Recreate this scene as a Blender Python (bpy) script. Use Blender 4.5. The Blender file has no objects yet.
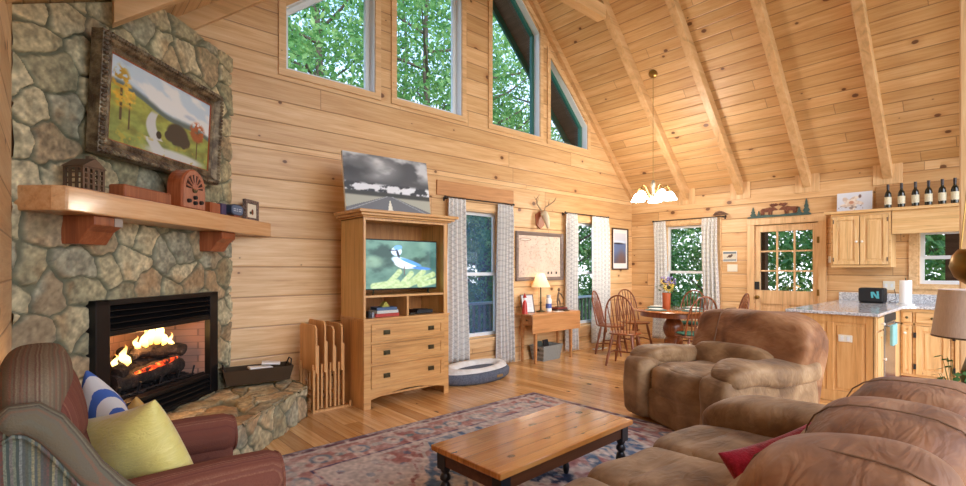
import bpy, math, random
import numpy as np
from mathutils import Vector, Matrix
random.seed(7)
COL = bpy.context.scene.collection
PI = math.pi

# ------------------------------------------------------------------ helpers
def S(r, g, b, a=1.0):
    f = lambda c: (c/255/12.92) if c/255 <= 0.04045 else ((c/255+0.055)/1.055)**2.4
    return (f(r), f(g), f(b), a)

def lin(a):
    a = np.clip(np.asarray(a, float)/255, 0, 1)
    return np.where(a <= .04045, a/12.92, ((a+.055)/1.055)**2.4)

class MB:
    """collects shapes into one mesh"""
    def __init__(s, T=None):
        s.v = []; s.f = []; s.mi = []; s.T = T or Matrix.Identity(4); s.m = 0
    def add(s, vs, fs, T=None):
        M = s.T @ T if T is not None else s.T
        o = len(s.v)
        s.v += [tuple(M @ Vector(p)) for p in vs]
        s.f += [tuple(i+o for i in f) for f in fs]
        s.mi += [s.m]*len(fs)
        return s
    def box(s, x0, x1, y0, y1, z0, z1, T=None):
        vs = [(x, y, z) for z in (z0, z1) for y in (y0, y1) for x in (x0, x1)]
        return s.add(vs, [(0,2,3,1),(4,5,7,6),(0,1,5,4),(2,6,7,3),(0,4,6,2),(1,3,7,5)], T)
    def prism(s, poly, axis, a, b, T=None):
        """2d polygon extruded along axis; poly coords are the other two axes in order"""
        n = len(poly)
        def mk(p, w):
            return {0: (w, p[0], p[1]), 1: (p[0], w, p[1]), 2: (p[0], p[1], w)}[axis]
        vs = [mk(p, a) for p in poly] + [mk(p, b) for p in poly]
        fs = [tuple(range(n))[::-1], tuple(range(n, 2*n))] + [(i, (i+1) % n, n+(i+1) % n, n+i) for i in range(n)]
        if axis == 1: fs = [f[::-1] for f in fs]
        return s.add(vs, fs, T)
    def rod(s, p0, p1, r0, r1=None, n=10, T=None):
        return s.tube([p0, p1], [r0, r0 if r1 is None else r1], n, T)
    def tube(s, pts, r, n=8, T=None, closed=False):
        pts = [Vector(p) for p in pts]; k = len(pts)
        rs = r if isinstance(r, (list, tuple)) else [r]*k
        vs = []; fs = []
        up = None
        for i, p in enumerate(pts):
            if closed: d = pts[(i+1) % k]-pts[i-1]
            else: d = pts[min(i+1, k-1)]-pts[max(i-1, 0)]
            d.normalize()
            if up is None:
                up = Vector((0, 0, 1)) if abs(d.z) < .9 else Vector((1, 0, 0))
            a = d.cross(up)
            if a.length < 1e-5: a = d.cross(Vector((1, .1, 0)))
            a.normalize(); b = a.cross(d).normalized(); up = b
            for j in range(n):
                t = 2*PI*j/n
                vs.append(p+(a*math.cos(t)+b*math.sin(t))*rs[i])
        m = k if closed else k-1
        for i in range(m):
            for j in range(n):
                a0 = i*n+j; a1 = i*n+(j+1) % n; b0 = ((i+1) % k)*n+j; b1 = ((i+1) % k)*n+(j+1) % n
                fs.append((a0, b0, b1, a1))
        if not closed:
            fs.append(tuple(range(n))); fs.append(tuple(range((k-1)*n, k*n))[::-1])
        return s.add(vs, fs, T)
    def lathe(s, prof, c=(0, 0, 0), n=20, T=None, axis=2):
        vs = []; fs = []
        for r, z in prof:
            for j in range(n):
                t = 2*PI*j/n
                q = (r*math.cos(t), r*math.sin(t), z)
                if axis == 0: q = (z, q[0], q[1])
                if axis == 1: q = (q[1], z, q[0])
                vs.append((q[0]+c[0], q[1]+c[1], q[2]+c[2]))
        k = len(prof)
        for i in range(k-1):
            for j in range(n):
                fs.append((i*n+j, i*n+(j+1) % n, (i+1)*n+(j+1) % n, (i+1)*n+j))
        if prof[0][0] > 1e-4: fs.append(tuple(range(n))[::-1])
        if prof[-1][0] > 1e-4: fs.append(tuple(range((k-1)*n, k*n)))
        return s.add(vs, fs, T)
    def puff(s, c, size, p=4, n=12, deform=None, T=None):
        d = {}; vs = []; fs = []
        def vid(q):
            key = tuple(round(a, 5) for a in q)
            if key in d: return d[key]
            x, y, z = q
            l = (abs(x)**p+abs(y)**p+abs(z)**p)**(1/p)
            u = (x/l, y/l, z/l)
            w = [c[i]+u[i]*size[i]/2 for i in range(3)]
            if deform: w = deform(w, u)
            d[key] = len(vs); vs.append(tuple(w)); return d[key]
        g = [math.tan((i/n*2-1)*PI/4) for i in range(n+1)]
        for ax in range(3):
            for sg in (-1, 1):
                for i in range(n):
                    for j in range(n):
                        q = []
                        for (a, b) in ((g[i], g[j]), (g[i+1], g[j]), (g[i+1], g[j+1]), (g[i], g[j+1])):
                            w = [0, 0, 0]; w[ax] = sg; w[(ax+1) % 3] = a; w[(ax+2) % 3] = b
                            q.append(vid(w))
                        fs.append(tuple(q) if sg > 0 else tuple(q[::-1]))
        return s.add(vs, fs, T)
    def grid(s, P):
        """P: (n,m,3) array"""
        n, m, _ = P.shape
        vs = [tuple(map(float, q)) for q in P.reshape(-1, 3)]
        fs = [(i*m+j, (i+1)*m+j, (i+1)*m+j+1, i*m+j+1) for i in range(n-1) for j in range(m-1)]
        return s.add(vs, fs)
    def build(s, name, mat, parent=None, smooth=None, bevel=0, loc=None, rot=None, solid=0, label=None):
        me = bpy.data.meshes.new(name); me.from_pydata(s.v, [], s.f)
        mats = mat if isinstance(mat, (list, tuple)) else [mat]
        for m in mats: me.materials.append(m)
        if len(mats) > 1: me.polygons.foreach_set('material_index', s.mi)
        me.update()
        if smooth is not None:
            me.polygons.foreach_set('use_smooth', [True]*len(me.polygons))
            if smooth < 180: me.set_sharp_from_angle(angle=math.radians(smooth))
        o = bpy.data.objects.new(name, me); COL.objects.link(o)
        if parent is not None: o.parent = parent
        if loc: o.location = loc
        if rot: o.rotation_euler = rot
        if solid:
            q = o.modifiers.new('s', 'SOLIDIFY'); q.thickness = solid; q.offset = 0
        if bevel:
            q = o.modifiers.new('b', 'BEVEL'); q.width = bevel; q.segments = 2; q.limit_method = 'ANGLE'; q.angle_limit = .6
        if label: o['label'] = label
        return o

def thing(name, label, cat, loc=(0, 0, 0), rz=0, group=None, kind=None):
    o = bpy.data.objects.new(name, None); COL.objects.link(o)
    o.empty_display_size = .1
    o.location = loc; o.rotation_euler = (0, 0, rz)
    if label: o['label'] = label
    if cat: o['category'] = cat
    if group: o['group'] = group
    if kind: o['kind'] = kind
    return o
def tag(o, label, cat, group=None):
    o['label'] = label; o['category'] = cat
    if group: o['group'] = group
    return o
def struct(o):
    o['kind'] = 'structure'; return o
def dup(root, loc, rz=None, label=None):
    r = root.copy(); COL.objects.link(r); r.location = loc
    if rz is not None: r.rotation_euler = (0, 0, rz)
    if label: r['label'] = label
    for ch in list(root.children):
        c = ch.copy(); COL.objects.link(c); c.parent = r
        for g in list(ch.children):
            d = g.copy(); COL.objects.link(d); d.parent = c
    return r

# numpy value noise
def vnoise(x, y, seed=0):
    x = np.asarray(x, float); y = np.asarray(y, float)
    xi = np.floor(x).astype(np.int64); yi = np.floor(y).astype(np.int64)
    fx = x-xi; fy = y-yi; fx = fx*fx*(3-2*fx); fy = fy*fy*(3-2*fy)
    def h(a, b):
        n = (a*374761393+b*668265263+seed*1442695041) & 0x7fffffff
        n = ((n ^ (n >> 13))*1274126177) & 0x7fffffff
        return ((n ^ (n >> 16)) & 0xffff)/65535.0
    return (h(xi, yi)*(1-fx)+h(xi+1, yi)*fx)*(1-fy)+(h(xi, yi+1)*(1-fx)+h(xi+1, yi+1)*fx)*fy
def fbm(x, y, seed=0, o=4):
    t = 0; a = .5; w = 0
    for i in range(o):
        t = t+a*vnoise(x*2**i, y*2**i, seed+i*17); w += a; a *= .5
    return t/w
def sm(a, b, x):
    t = np.clip((x-a)/(b-a), 0, 1); return t*t*(3-2*t)
def mixc(c, d, m):
    m = np.asarray(m)[..., None]; return np.asarray(c, float)*(1-m)+np.asarray(d, float)*m
def ell(u, v, cx, cy, rx, ry, soft=.12, rot=0):
    x = u-cx; y = v-cy; c, s = math.cos(rot), math.sin(rot)
    x, y = (x*c+y*s)/rx, (-x*s+y*c)/ry
    return 1-sm(1-soft, 1+soft, np.sqrt(x*x+y*y))
def setcol(o, rgb):
    """per-point albedo colours (sRGB 0-255)"""
    me = o.data; a = me.color_attributes.new('Col', 'FLOAT_COLOR', 'POINT')
    c = np.ones((len(me.vertices), 4)); c[:, :3] = lin(rgb).reshape(-1, 3)
    a.data.foreach_set('color', c.ravel())
def picture(name, w, h, nx, ny, fn, mat, parent=None, y=0.0, x0=None, z0=0.0, loc=None, rot=None, asp=None):
    """flat painted grid in the local XZ plane, facing -Y"""
    if x0 is None: x0 = -w/2
    U, V = np.meshgrid(np.linspace(0, 1, nx), np.linspace(0, 1, ny))
    P = np.stack([x0+U*w, np.full_like(U, y), z0+V*h], -1)
    mb = MB(); n, m, _ = P.shape
    mb.v = [tuple(map(float, q)) for q in P.reshape(-1, 3)]
    mb.f = [(i*m+j, i*m+j+1, (i+1)*m+j+1, (i+1)*m+j) for i in range(n-1) for j in range(m-1)]
    mb.mi = [0]*len(mb.f)
    o = mb.build(name, mat, parent, loc=loc, rot=rot)
    setcol(o, fn(U, V)); return o

# ------------------------------------------------------------------ materials
class NT:
    def __init__(s, name):
        s.m = bpy.data.materials.new(name); s.m.use_nodes = True
        s.t = s.m.node_tree; s.b = s.t.nodes['Principled BSDF']; s.out = s.t.nodes['Material Output']
    def n(s, typ, **k):
        q = s.t.nodes.new(typ)
        for a, b in k.items(): setattr(q, a, b)
        return q
    def l(s, a, b): s.t.links.new(a, b)
    def val(s, x, inp):
        if isinstance(x, (int, float)): inp.default_value = x
        elif isinstance(x, tuple): inp.default_value = x
        else: s.l(x, inp)
    def math(s, op, a, b=0.0, c=None, clamp=False):
        q = s.n('ShaderNodeMath', operation=op, use_clamp=clamp)
        s.val(a, q.inputs[0]); s.val(b, q.inputs[1])
        if c is not None: s.val(c, q.inputs[2])
        return q.outputs[0]
    def mix(s, f, a, b, mode='MIX'):
        q = s.n('ShaderNodeMix', data_type='RGBA', blend_type=mode)
        s.val(f, q.inputs[0]); s.val(a, q.inputs[6]); s.val(b, q.inputs[7]); return q.outputs[2]
    def obj(s):
        return s.n('ShaderNodeTexCoord').outputs['Object']
    def sep(s, v):
        q = s.n('ShaderNodeSeparateXYZ'); s.l(v, q.inputs[0]); return q.outputs
    def comb(s, x, y, z):
        q = s.n('ShaderNodeCombineXYZ')
        for i, a in enumerate((x, y, z)): s.val(a, q.inputs[i])
        return q.outputs[0]
    def scale(s, v, sc):
        q = s.n('ShaderNodeMapping'); s.l(v, q.inputs[0]); q.inputs['Scale'].default_value = sc; return q.outputs[0]
    def noise(s, v, sc, det=4, rough=.55, dist=0):
        q = s.n('ShaderNodeTexNoise'); s.l(v, q.inputs['Vector']); q.inputs['Scale'].default_value = sc
        q.inputs['Detail'].default_value = det; q.inputs['Roughness'].default_value = rough; q.inputs['Distortion'].default_value = dist
        return q.outputs['Fac']
    def ramp(s, f, stops):
        q = s.n('ShaderNodeValToRGB'); s.l(f, q.inputs[0]); e = q.color_ramp.elements
        while len(e) < len(stops): e.new(.5)
        for i, (p, c) in enumerate(stops): e[i].position = p; e[i].color = c
        return q.outputs[0]
    def mr(s, f, a, b, c=0.0, d=1.0):
        q = s.n('ShaderNodeMapRange'); s.l(f, q.inputs[0])
        for i, x in enumerate((a, b, c, d)): q.inputs[i+1].default_value = x
        return q.outputs[0]
    def bump(s, h, st=.3, dist=.01):
        q = s.n('ShaderNodeBump'); q.inputs['Strength'].default_value = st; q.inputs['Distance'].default_value = dist
        s.l(h, q.inputs['Height']); s.l(q.outputs[0], s.b.inputs['Normal']); return q
    def done(s, col=None, rough=.5, metal=0, spec=None, sheen=None):
        if col is not None: s.val(col, s.b.inputs['Base Color'])
        s.val(rough, s.b.inputs['Roughness']); s.val(metal, s.b.inputs['Metallic'])
        if spec is not None: s.b.inputs['Specular IOR Level'].default_value = spec
        if sheen: s.b.inputs['Sheen Weight'].default_value = sheen
        return s.m

def plain(name, rgb, rough=.5, metal=0, var=.06, sc=20, spec=None, sheen=None):
    k = NT(name); c = S(*rgb)
    f = k.noise(k.obj(), sc)
    dk = tuple(x*(1-var*2) for x in c[:3])+(1,); lt = tuple(min(1, x*(1+var*2)) for x in c[:3])+(1,)
    return k.done(k.mix(f, dk, lt), rough, metal, spec, sheen)

def planks(name, across, along, w, c_lo, c_hi, c_dark, rough=.45, knots=1.0, L=2.4, groove=.03, coat=0, sl=1.0, vary=.28, kscale=1.7, off=0.0):
    """boards: 'across' axis index numbered by width w (stretched by sl), running along the 'along' axis"""
    k = NT(name); o = k.sep(k.obj())
    p = k.math('ADD', k.math('DIVIDE', k.math('MULTIPLY', o[across], sl), w), off)
    idx = k.math('FLOOR', p); fr = k.math('FRACT', p)
    wn = k.n('ShaderNodeTexWhiteNoise', noise_dimensions='1D'); k.l(idx, wn.inputs['W'])
    r1 = wn.outputs['Value']
    q = k.math('ADD', k.math('DIVIDE', o[along], L), k.math('MULTIPLY', r1, 7.3))
    idx2 = k.math('FLOOR', q); fr2 = k.math('FRACT', q)
    wn2 = k.n('ShaderNodeTexWhiteNoise', noise_dimensions='2D'); k.l(k.comb(idx, idx2, 0), wn2.inputs['Vector'])
    r2 = wn2.outputs['Value']
    al = k.math('ADD', o[along], k.math('MULTIPLY', r2, 31.0))
    ac = k.math('MULTIPLY', o[across], sl)
    g1 = k.noise(k.comb(k.math('MULTIPLY', al, .9), k.math('MULTIPLY', ac, 14), k.math('MULTIPLY', r2, 9)), 1.6, 5, .6, .6)
    g2 = k.noise(k.comb(k.math('MULTIPLY', al, 3), k.math('MULTIPLY', ac, 110), r2), 1.2, 3, .6)
    f = k.math('ADD', k.math('MULTIPLY', g1, .7), k.math('MULTIPLY', g2, .3))
    col = k.ramp(f, [(.3, c_dark), (.48, c_lo), (.66, c_hi)])
    tone = k.mr(r2, 0, 1, 1-vary, 1+vary*.55)
    col = k.mix(1.0, col, k.comb(tone, k.math('MULTIPLY', tone, k.math('POWER', tone, .35)), k.math('MULTIPLY', tone, k.math('POWER', tone, .8))), 'MULTIPLY')
    # knots
    vo = k.n('ShaderNodeTexVoronoi', voronoi_dimensions='2D'); vo.inputs['Scale'].default_value = kscale
    k.l(k.comb(al, k.math('MULTIPLY', ac, 1.35), 0), vo.inputs['Vector'])
    kr = k.sep(vo.outputs['Color'])
    rad = k.math('MULTIPLY', k.math('POWER', kr[0], 1.6), .058*knots*kscale/1.7)
    wob = k.math('ADD', vo.outputs['Distance'], k.math('MULTIPLY', k.math('SUBTRACT', k.noise(k.obj(), 40), .5), .02))
    km = k.math('SMOOTH_MIN', 1.0, k.math('MAXIMUM', k.math('MULTIPLY', k.math('SUBTRACT', rad, wob), 60.0), 0), .1)
    halo = k.math('MAXIMUM', k.math('MULTIPLY', k.math('SUBTRACT', k.math('MULTIPLY', rad, 2.6), wob), 7.0), 0, clamp=True)
    col = k.mix(k.math('MULTIPLY', halo, .5), col, S(176, 112, 58))
    col = k.mix(k.math('MULTIPLY', km, .85), col, S(88, 48, 24))
    # joints: shade in the board gaps painted as a darker line, plus bump
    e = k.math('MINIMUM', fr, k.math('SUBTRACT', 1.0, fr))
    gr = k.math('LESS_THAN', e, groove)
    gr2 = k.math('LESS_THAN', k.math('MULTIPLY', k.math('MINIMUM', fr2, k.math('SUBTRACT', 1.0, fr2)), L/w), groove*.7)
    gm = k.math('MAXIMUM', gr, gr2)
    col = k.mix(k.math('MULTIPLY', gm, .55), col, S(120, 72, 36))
    h = k.math('MINIMUM', k.math('DIVIDE', e, groove*2.2), 1.0)
    k.bump(k.math('ADD', h, k.math('MULTIPLY', g2, .08)), .6, .006)
    if coat: k.b.inputs['Coat Weight'].default_value = coat; k.b.inputs['Coat Roughness'].default_value = .12
    return k.done(col, rough)

def wood(name, rgb, rgb2, axis=0, sc=1.0, rough=.4, knots=0.0, coat=0, dark=None):
    k = NT(name); s = [26*sc]*3; s[axis] = 1.6*sc
    v = k.scale(k.obj(), tuple(s))
    f = k.noise(v, 1.0, 5, .6, .8)
    f2 = k.noise(k.scale(k.obj(), tuple(a*4 for a in s)), 1.0, 3)
    f = k.math('ADD', k.math('MULTIPLY', f, .75), k.math('MULTIPLY', f2, .25))
    col = k.ramp(f, [(.32, S(*(dark or tuple(x*.86 for x in rgb)))), (.47, S(*rgb)), (.66, S(*rgb2))])
    if knots:
        vo = k.n('ShaderNodeTexVoronoi'); vo.inputs['Scale'].default_value = 3.2
        s3 = [1.6]*3; s3[axis] = .9; k.l(k.scale(k.obj(), tuple(s3)), vo.inputs['Vector'])
        m = k.mr(vo.outputs['Distance'], .05*knots, .1*knots, 1.0, 0.0)
        col = k.mix(k.math('MULTIPLY', m, .8), col, S(104, 58, 28))
    if coat: k.b.inputs['Coat Weight'].default_value = coat; k.b.inputs['Coat Roughness'].default_value = .1
    return k.done(col, rough)

def attrmat(name, rough=.5, emit=0, bump=0, bsc=60, spec=None):
    k = NT(name); a = k.n('ShaderNodeAttribute', attribute_name='Col')
    k.l(a.outputs['Color'], k.b.inputs['Base Color'])
    if emit:
        k.l(a.outputs['Color'], k.b.inputs['Emission Color']); k.b.inputs['Emission Strength'].default_value = emit
    if bump: k.bump(k.noise(k.obj(), bsc, 6, .65), bump, .01)
    return k.done(None, rough, 0, spec)

def emitmat(name, rgb, st):
    k = NT(name); k.b.inputs['Emission Color'].default_value = S(*rgb); k.b.inputs['Emission Strength'].default_value = st
    return k.done(S(*rgb), .4)

def glassmat(name, tint=(1, 1, 1, 1), refl=.08):
    k = NT(name); t = k.n('ShaderNodeBsdfTransparent'); t.inputs[0].default_value = tint
    g = k.n('ShaderNodeBsdfGlossy'); g.inputs['Roughness'].default_value = .02
    fr = k.n('ShaderNodeFresnel'); fr.inputs[0].default_value = 1.45
    m = k.n('ShaderNodeMixShader'); k.l(k.math('MULTIPLY', fr.outputs[0], refl*10), m.inputs[0])
    k.l(t.outputs[0], m.inputs[1]); k.l(g.outputs[0], m.inputs[2]); k.l(m.outputs[0], k.out.inputs['Surface'])
    return k.m
def screenmat(name, rgb, a):
    k = NT(name); t = k.n('ShaderNodeBsdfTransparent'); d = k.n('ShaderNodeBsdfDiffuse'); d.inputs[0].default_value = S(*rgb)
    m = k.n('ShaderNodeMixShader'); m.inputs[0].default_value = a
    k.l(t.outputs[0], m.inputs[1]); k.l(d.outputs[0], m.inputs[2]); k.l(m.outputs[0], k.out.inputs['Surface'])
    return k.m

def suede(name, lo, mid, hi):
    k = NT(name); o = k.obj()
    a = k.noise(o, 3.4, 3, .5, .5); b = k.noise(k.scale(o, (3, 6, 6)), 1.6, 3, .5, .8)
    f = k.math('ADD', k.math('MULTIPLY', a, .65), k.math('MULTIPLY', b, .35))
    col = k.ramp(f, [(.33, S(*lo)), (.5, S(*mid)), (.68, S(*hi))])
    w = k.noise(k.scale(o, (5, 14, 9)), 1.0, 2, .4, 2.6)
    k.bump(k.math('ADD', k.math('MULTIPLY', w, 1.0), k.math('MULTIPLY', k.noise(o, 5, 2), 1.2)), .33, .02)
    return k.done(col, .58, 0, .3, .08)

def tweed(name, cols, sc=150, ax=1):
    k = NT(name); o = k.obj(); s = k.sep(o)
    wn = k.n('ShaderNodeTexWhiteNoise', noise_dimensions='1D')
    u = s[ax]
    k.l(k.math('FLOOR', k.math('MULTIPLY', k.math('ADD', u, k.math('MULTIPLY', k.noise(o, 3), .03)), sc)), wn.inputs['W'])
    col = k.ramp(wn.outputs['Value'], [(i/(len(cols)-1)*.9+.05, S(*c)) for i, c in enumerate(cols)])
    k.t.nodes[-1]
    v2 = k.n('ShaderNodeTexNoise'); k.l(o, v2.inputs['Vector']); v2.inputs['Scale'].default_value = 170
    col = k.mix(k.mr(v2.outputs['Fac'], .38, .62), k.mix(.5, col, S(*cols[0])), col)
    k.bump(v2.outputs['Fac'], .5, .004)
    return k.done(col, .9, 0, .1)

CW_D, CW_L, CW_H = S(197, 148, 97), S(219, 176, 124), S(233, 198, 150)
M = {}
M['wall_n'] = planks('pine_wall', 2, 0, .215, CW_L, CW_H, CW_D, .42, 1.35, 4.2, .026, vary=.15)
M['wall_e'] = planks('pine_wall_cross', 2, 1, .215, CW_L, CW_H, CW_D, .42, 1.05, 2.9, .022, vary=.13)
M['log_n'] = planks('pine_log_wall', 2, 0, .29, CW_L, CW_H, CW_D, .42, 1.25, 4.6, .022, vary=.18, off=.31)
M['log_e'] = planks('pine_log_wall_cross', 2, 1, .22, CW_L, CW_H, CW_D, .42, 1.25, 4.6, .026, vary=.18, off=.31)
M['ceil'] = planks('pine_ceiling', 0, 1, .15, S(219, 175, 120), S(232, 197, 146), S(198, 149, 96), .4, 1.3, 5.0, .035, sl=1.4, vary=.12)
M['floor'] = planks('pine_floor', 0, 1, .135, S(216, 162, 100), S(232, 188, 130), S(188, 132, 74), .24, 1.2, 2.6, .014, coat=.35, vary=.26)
M['beam'] = wood('pine_beam', (216, 172, 120), (230, 192, 144), 0, .35, .4, 0)
M['beam_y'] = wood('pine_beam_lengthwise', (212, 160, 104), (226, 182, 126), 1, .6, .4, .5)
M['trim_x'] = wood('pine_trim', (222, 180, 130), (236, 202, 154), 0, .8, .4, .3)
M['trim_z'] = wood('pine_trim_upright', (222, 180, 130), (236, 202, 154), 2, .8, .4, .3)
M['trim_y'] = wood('pine_trim_cross', (222, 180, 130), (236, 202, 154), 1, .8, .4, .3)
M['brown_board'] = wood('brown_header_board', (190, 134, 84), (206, 154, 100), 0, .8, .5)
M['mantel'] = wood('mantel_pine', (216, 160, 106), (230, 184, 134), 0, .7, .3, 0, .4)
M['corbel'] = wood('corbel_wood', (152, 82, 48), (178, 106, 66), 2, .8, .4)
M['oak'] = wood('honey_oak', (206, 152, 92), (222, 174, 112), 2, 1.0, .32, 0, .2)
M['oak_x'] = wood('honey_oak_lengthwise', (206, 152, 92), (222, 174, 112), 0, 1.0, .32, 0, .2)
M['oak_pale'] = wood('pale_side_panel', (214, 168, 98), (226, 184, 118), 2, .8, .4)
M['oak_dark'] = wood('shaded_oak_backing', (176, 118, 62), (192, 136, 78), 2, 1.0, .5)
M['cherry'] = wood('cherry_wood', (156, 76, 40), (180, 98, 56), 2, 1.2, .3, 0, .3)
M['chairw'] = wood('chair_red_oak', (126, 66, 32), (154, 88, 46), 2, 1.4, .3, 0, .3)
M['table_top'] = wood('table_top_oak', (148, 88, 50), (176, 116, 72), 0, .9, .2, 0, .5)
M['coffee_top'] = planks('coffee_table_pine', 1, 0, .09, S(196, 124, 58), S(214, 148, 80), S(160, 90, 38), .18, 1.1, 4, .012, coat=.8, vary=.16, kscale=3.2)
M['coffee_apron'] = wood('apron_brown', (88, 50, 30), (110, 66, 40), 0, 1, .35)
M['coffee_leg'] = plain('dark_painted_leg', (34, 36, 42), .3)
M['desk'] = wood('desk_maple', (194, 136, 84), (210, 156, 104), 0, .8, .35, 0, .2)
M['cab'] = wood('cabinet_pine', (226, 182, 124), (238, 204, 152), 2, .9, .35, .55, .2)
M['cab_y'] = wood('cabinet_pine_rail', (226, 182, 124), (238, 204, 152), 1, .9, .35, .3, .2)
M['cab_o'] = wood('island_pine', (214, 160, 98), (228, 182, 122), 2, .9, .35, .55, .2)
M['tray'] = wood('tray_wood', (214, 158, 96), (228, 180, 122), 2, .9, .4)
M['black'] = plain('black_metal', (22, 22, 24), .35, .2)
M['blackm'] = plain('matt_black', (26, 26, 28), .6)
M['steel'] = plain('stainless_steel', (176, 178, 178), .25, .9, .02)
M['white'] = plain('white_plastic', (238, 238, 234), .4, 0, .01)
M['whitefr'] = plain('white_window_vinyl', (226, 230, 232), .4, 0, .01)
M['greenfr'] = plain('green_exterior_paint', (44, 104, 92), .5, 0, .03)
M['soffit'] = wood('brown_soffit', (104, 74, 60), (120, 88, 72), 1, .5, .7)
M['brass'] = plain('antique_brass', (150, 118, 62), .3, .8)
M['bronze'] = plain('antique_bronze', (92, 84, 60), .4, .8)
M['knob'] = plain('white_porcelain_knob', (236, 230, 220), .2)
M['glass'] = glassmat('window_glass')
M['screen'] = screenmat('insect_screen', (84, 108, 150), .42)
M['pic'] = attrmat('painted_picture', .5)
M['picg'] = attrmat('print_behind_glass', .25)
M['tv'] = attrmat('television_picture', .15, .75)
M['rugm'] = attrmat('woven_rug', .95, 0, .4, 220, .1)
M['stone'] = attrmat('fieldstone', .75, 0, .7, 26)
M['suede'] = suede('tan_suede', (108, 78, 50), (150, 116, 80), (188, 154, 114))
M['suede_d'] = suede('tan_suede_brown', (100, 62, 38), (144, 96, 60), (182, 136, 96))
M['seam'] = plain('brown_seam', (124, 92, 66), .8)

# ------------------------------------------------------------------ room shell
GY, EX, WX = 4.95, 8.15, -0.15
ZR = lambda x: 2.68+.98*(EX-x)          # right slope
ZL = lambda x: 2.86+.80*x               # left slope
XR = (2.68+.98*EX-2.86)/(1.78); ZRIDGE = ZL(XR)
Zc = lambda x: min(ZR(x), ZL(x))
S0 = -2.2                                # how far the room runs behind the camera
fl = MB().box(WX-.1, EX+.2, S0, GY+.2, -.1, 0).build('floor', M['floor']); struct(fl)
# ceiling: two slopes
cm = MB()
cm.prism([(EX+.2, ZR(EX+.2)), (XR, ZRIDGE), (WX-.2, ZL(WX-.2)), (WX-.2, ZL(WX-.2)+.1), (XR, ZRIDGE+.12), (EX+.2, ZR(EX+.2)+.12)], 1, S0, GY+.15)
struct(cm.build('ceiling', M['ceil']))

def wall_cols(mb, xs, solid, axis, a, b):
    """xs: list of breakpoints; solid(x0,x1) -> list of ((zb0,zb1),(zt0,zt1))"""
    for x0, x1 in zip(xs[:-1], xs[1:]):
        for (b0, b1), (t0, t1) in solid(x0, x1):
            mb.prism([(x0, b0), (x1, b1), (x1, t1), (x0, t0)], axis, a, b)
# window openings on the gable wall: (x0,x1,zb, ztop at x0, ztop at x1)
def up(x, side): return (ZL(x) if side < 0 else ZR(x))-.30
UPW = [(1.76, 2.76, 3.34, -1), (3.04, 4.03, 3.34, -1), (4.57, 5.56, 3.34, 1), (5.80, 6.76, 3.34, 1)]
LOW = [(3.86, 4.74, .40, 2.13), (6.22, 7.12, .40, 2.13)]
SPLIT = 2.52
def seg(x0, x1, lo, hi):
    """solid pieces of the gable wall between heights lo and hi(x) functions"""
    xm = (x0+x1)/2; holes = []
    for w in UPW:
        if w[0]-1e-6 <= x0 and x1 <= w[1]+1e-6: holes.append(((w[2], w[2]), (up(x0, w[3]), up(x1, w[3]))))
    for w in LOW:
        if w[0]-1e-6 <= x0 and x1 <= w[1]+1e-6: holes.append(((w[2], w[2]), (w[3], w[3])))
    out = []; cur = (lo(x0), lo(x1)); top = (hi(x0), hi(x1))
    for hb, ht in sorted(holes):
        if hb[0] < cur[0] or hb[0] >= top[0]: continue
        out.append((cur, hb)); cur = ht
    out.append((cur, top)); return out
xs = sorted({WX-.15, EX+.15, XR}.union({w[0] for w in UPW+LOW}, {w[1] for w in UPW+LOW}))
wm = MB(); wall_cols(wm, xs, lambda a, b: seg(a, b, lambda x: SPLIT, Zc), 1, GY, GY+.15)
wn = struct(wm.build('wall_gable', M['wall_n']))
wm = MB(); wall_cols(wm, xs, lambda a, b: seg(a, b, lambda x: 0, lambda x: SPLIT), 1, GY, GY+.15)
struct(wm.build('wall_gable_lower', M['log_n']))
# east wall (kitchen, door): openings along y
WIN3 = (3.40, 4.30, .45, 2.10); DOOR = (1.985, 2.825, 0, 2.01); KWIN = (-.35, .93, 1.13, 1.83)
ys = sorted({S0, GY}.union({a for w in (WIN3, DOOR, KWIN) for a in w[:2]}))
def seg_e(a, b):
    out = []; cur = 0
    for w in (WIN3, DOOR, KWIN):
        if w[0] <= a+1e-6 and b <= w[1]+1e-6:
            if w[2] > 0: out.append(((0, 0), (w[2], w[2])))
            cur = w[3]
    out.append(((cur, cur), (2.69, 2.69))); return out
wm = MB(); wall_cols(wm, ys, seg_e, 0, EX, EX+.15)
struct(wm.build('wall_kitchen', M['log_e']))
wm = MB(); wm.prism([(S0, 0), (GY, 0), (GY, ZL(WX)+.05), (S0, ZL(WX)+.05)], 0, WX-.12, WX)
struct(wm.build('wall_left', M['wall_e']))

# rafters: right slope with soffit plates, left slope, collar tie
def rafter(x0, x1, y, fz, w=.10, d=.19, y0=None):
    a, b = (y-w/2, y+w/2) if y0 is None else y0
    return MB().prism([(x0, fz(x0)-d), (x1, fz(x1)-d), (x1, fz(x1)+.02), (x0, fz(x0)+.02)], 1, a, b)
YS = [3.90, 3.03, 2.12, 1.22, .30, -.62]
for i, y in enumerate(YS):
    o = struct(rafter(XR, EX-.001, y, ZR).build('trim_1', M['beam'], bevel=.006)); o.name = 'trim_rafter_%d' % (i+1)
    pl = MB().box(EX-.02, EX-.001, y-.15, y+.15, 2.44, 2.70).build('trim_plate_%d' % (i+1), M['trim_z'], bevel=.003); struct(pl)
for i, y in enumerate([3.90, 3.03, 2.12, 1.22]):
    x0 = .30 if i == 0 else WX+.001
    struct(rafter(x0, XR, y, ZL, d=.20).build('trim_left_rafter_%d' % (i+1), M['beam'], bevel=.006))
struct(rafter(WX, XR, 0, ZL, y0=(GY-.07, GY-.001), d=.16).build('trim_gable_left', M['beam']))
struct(rafter(XR, EX-.001, 0, ZR, y0=(GY-.07, GY-.001), d=.14).build('trim_gable_right', M['beam']))
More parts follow.
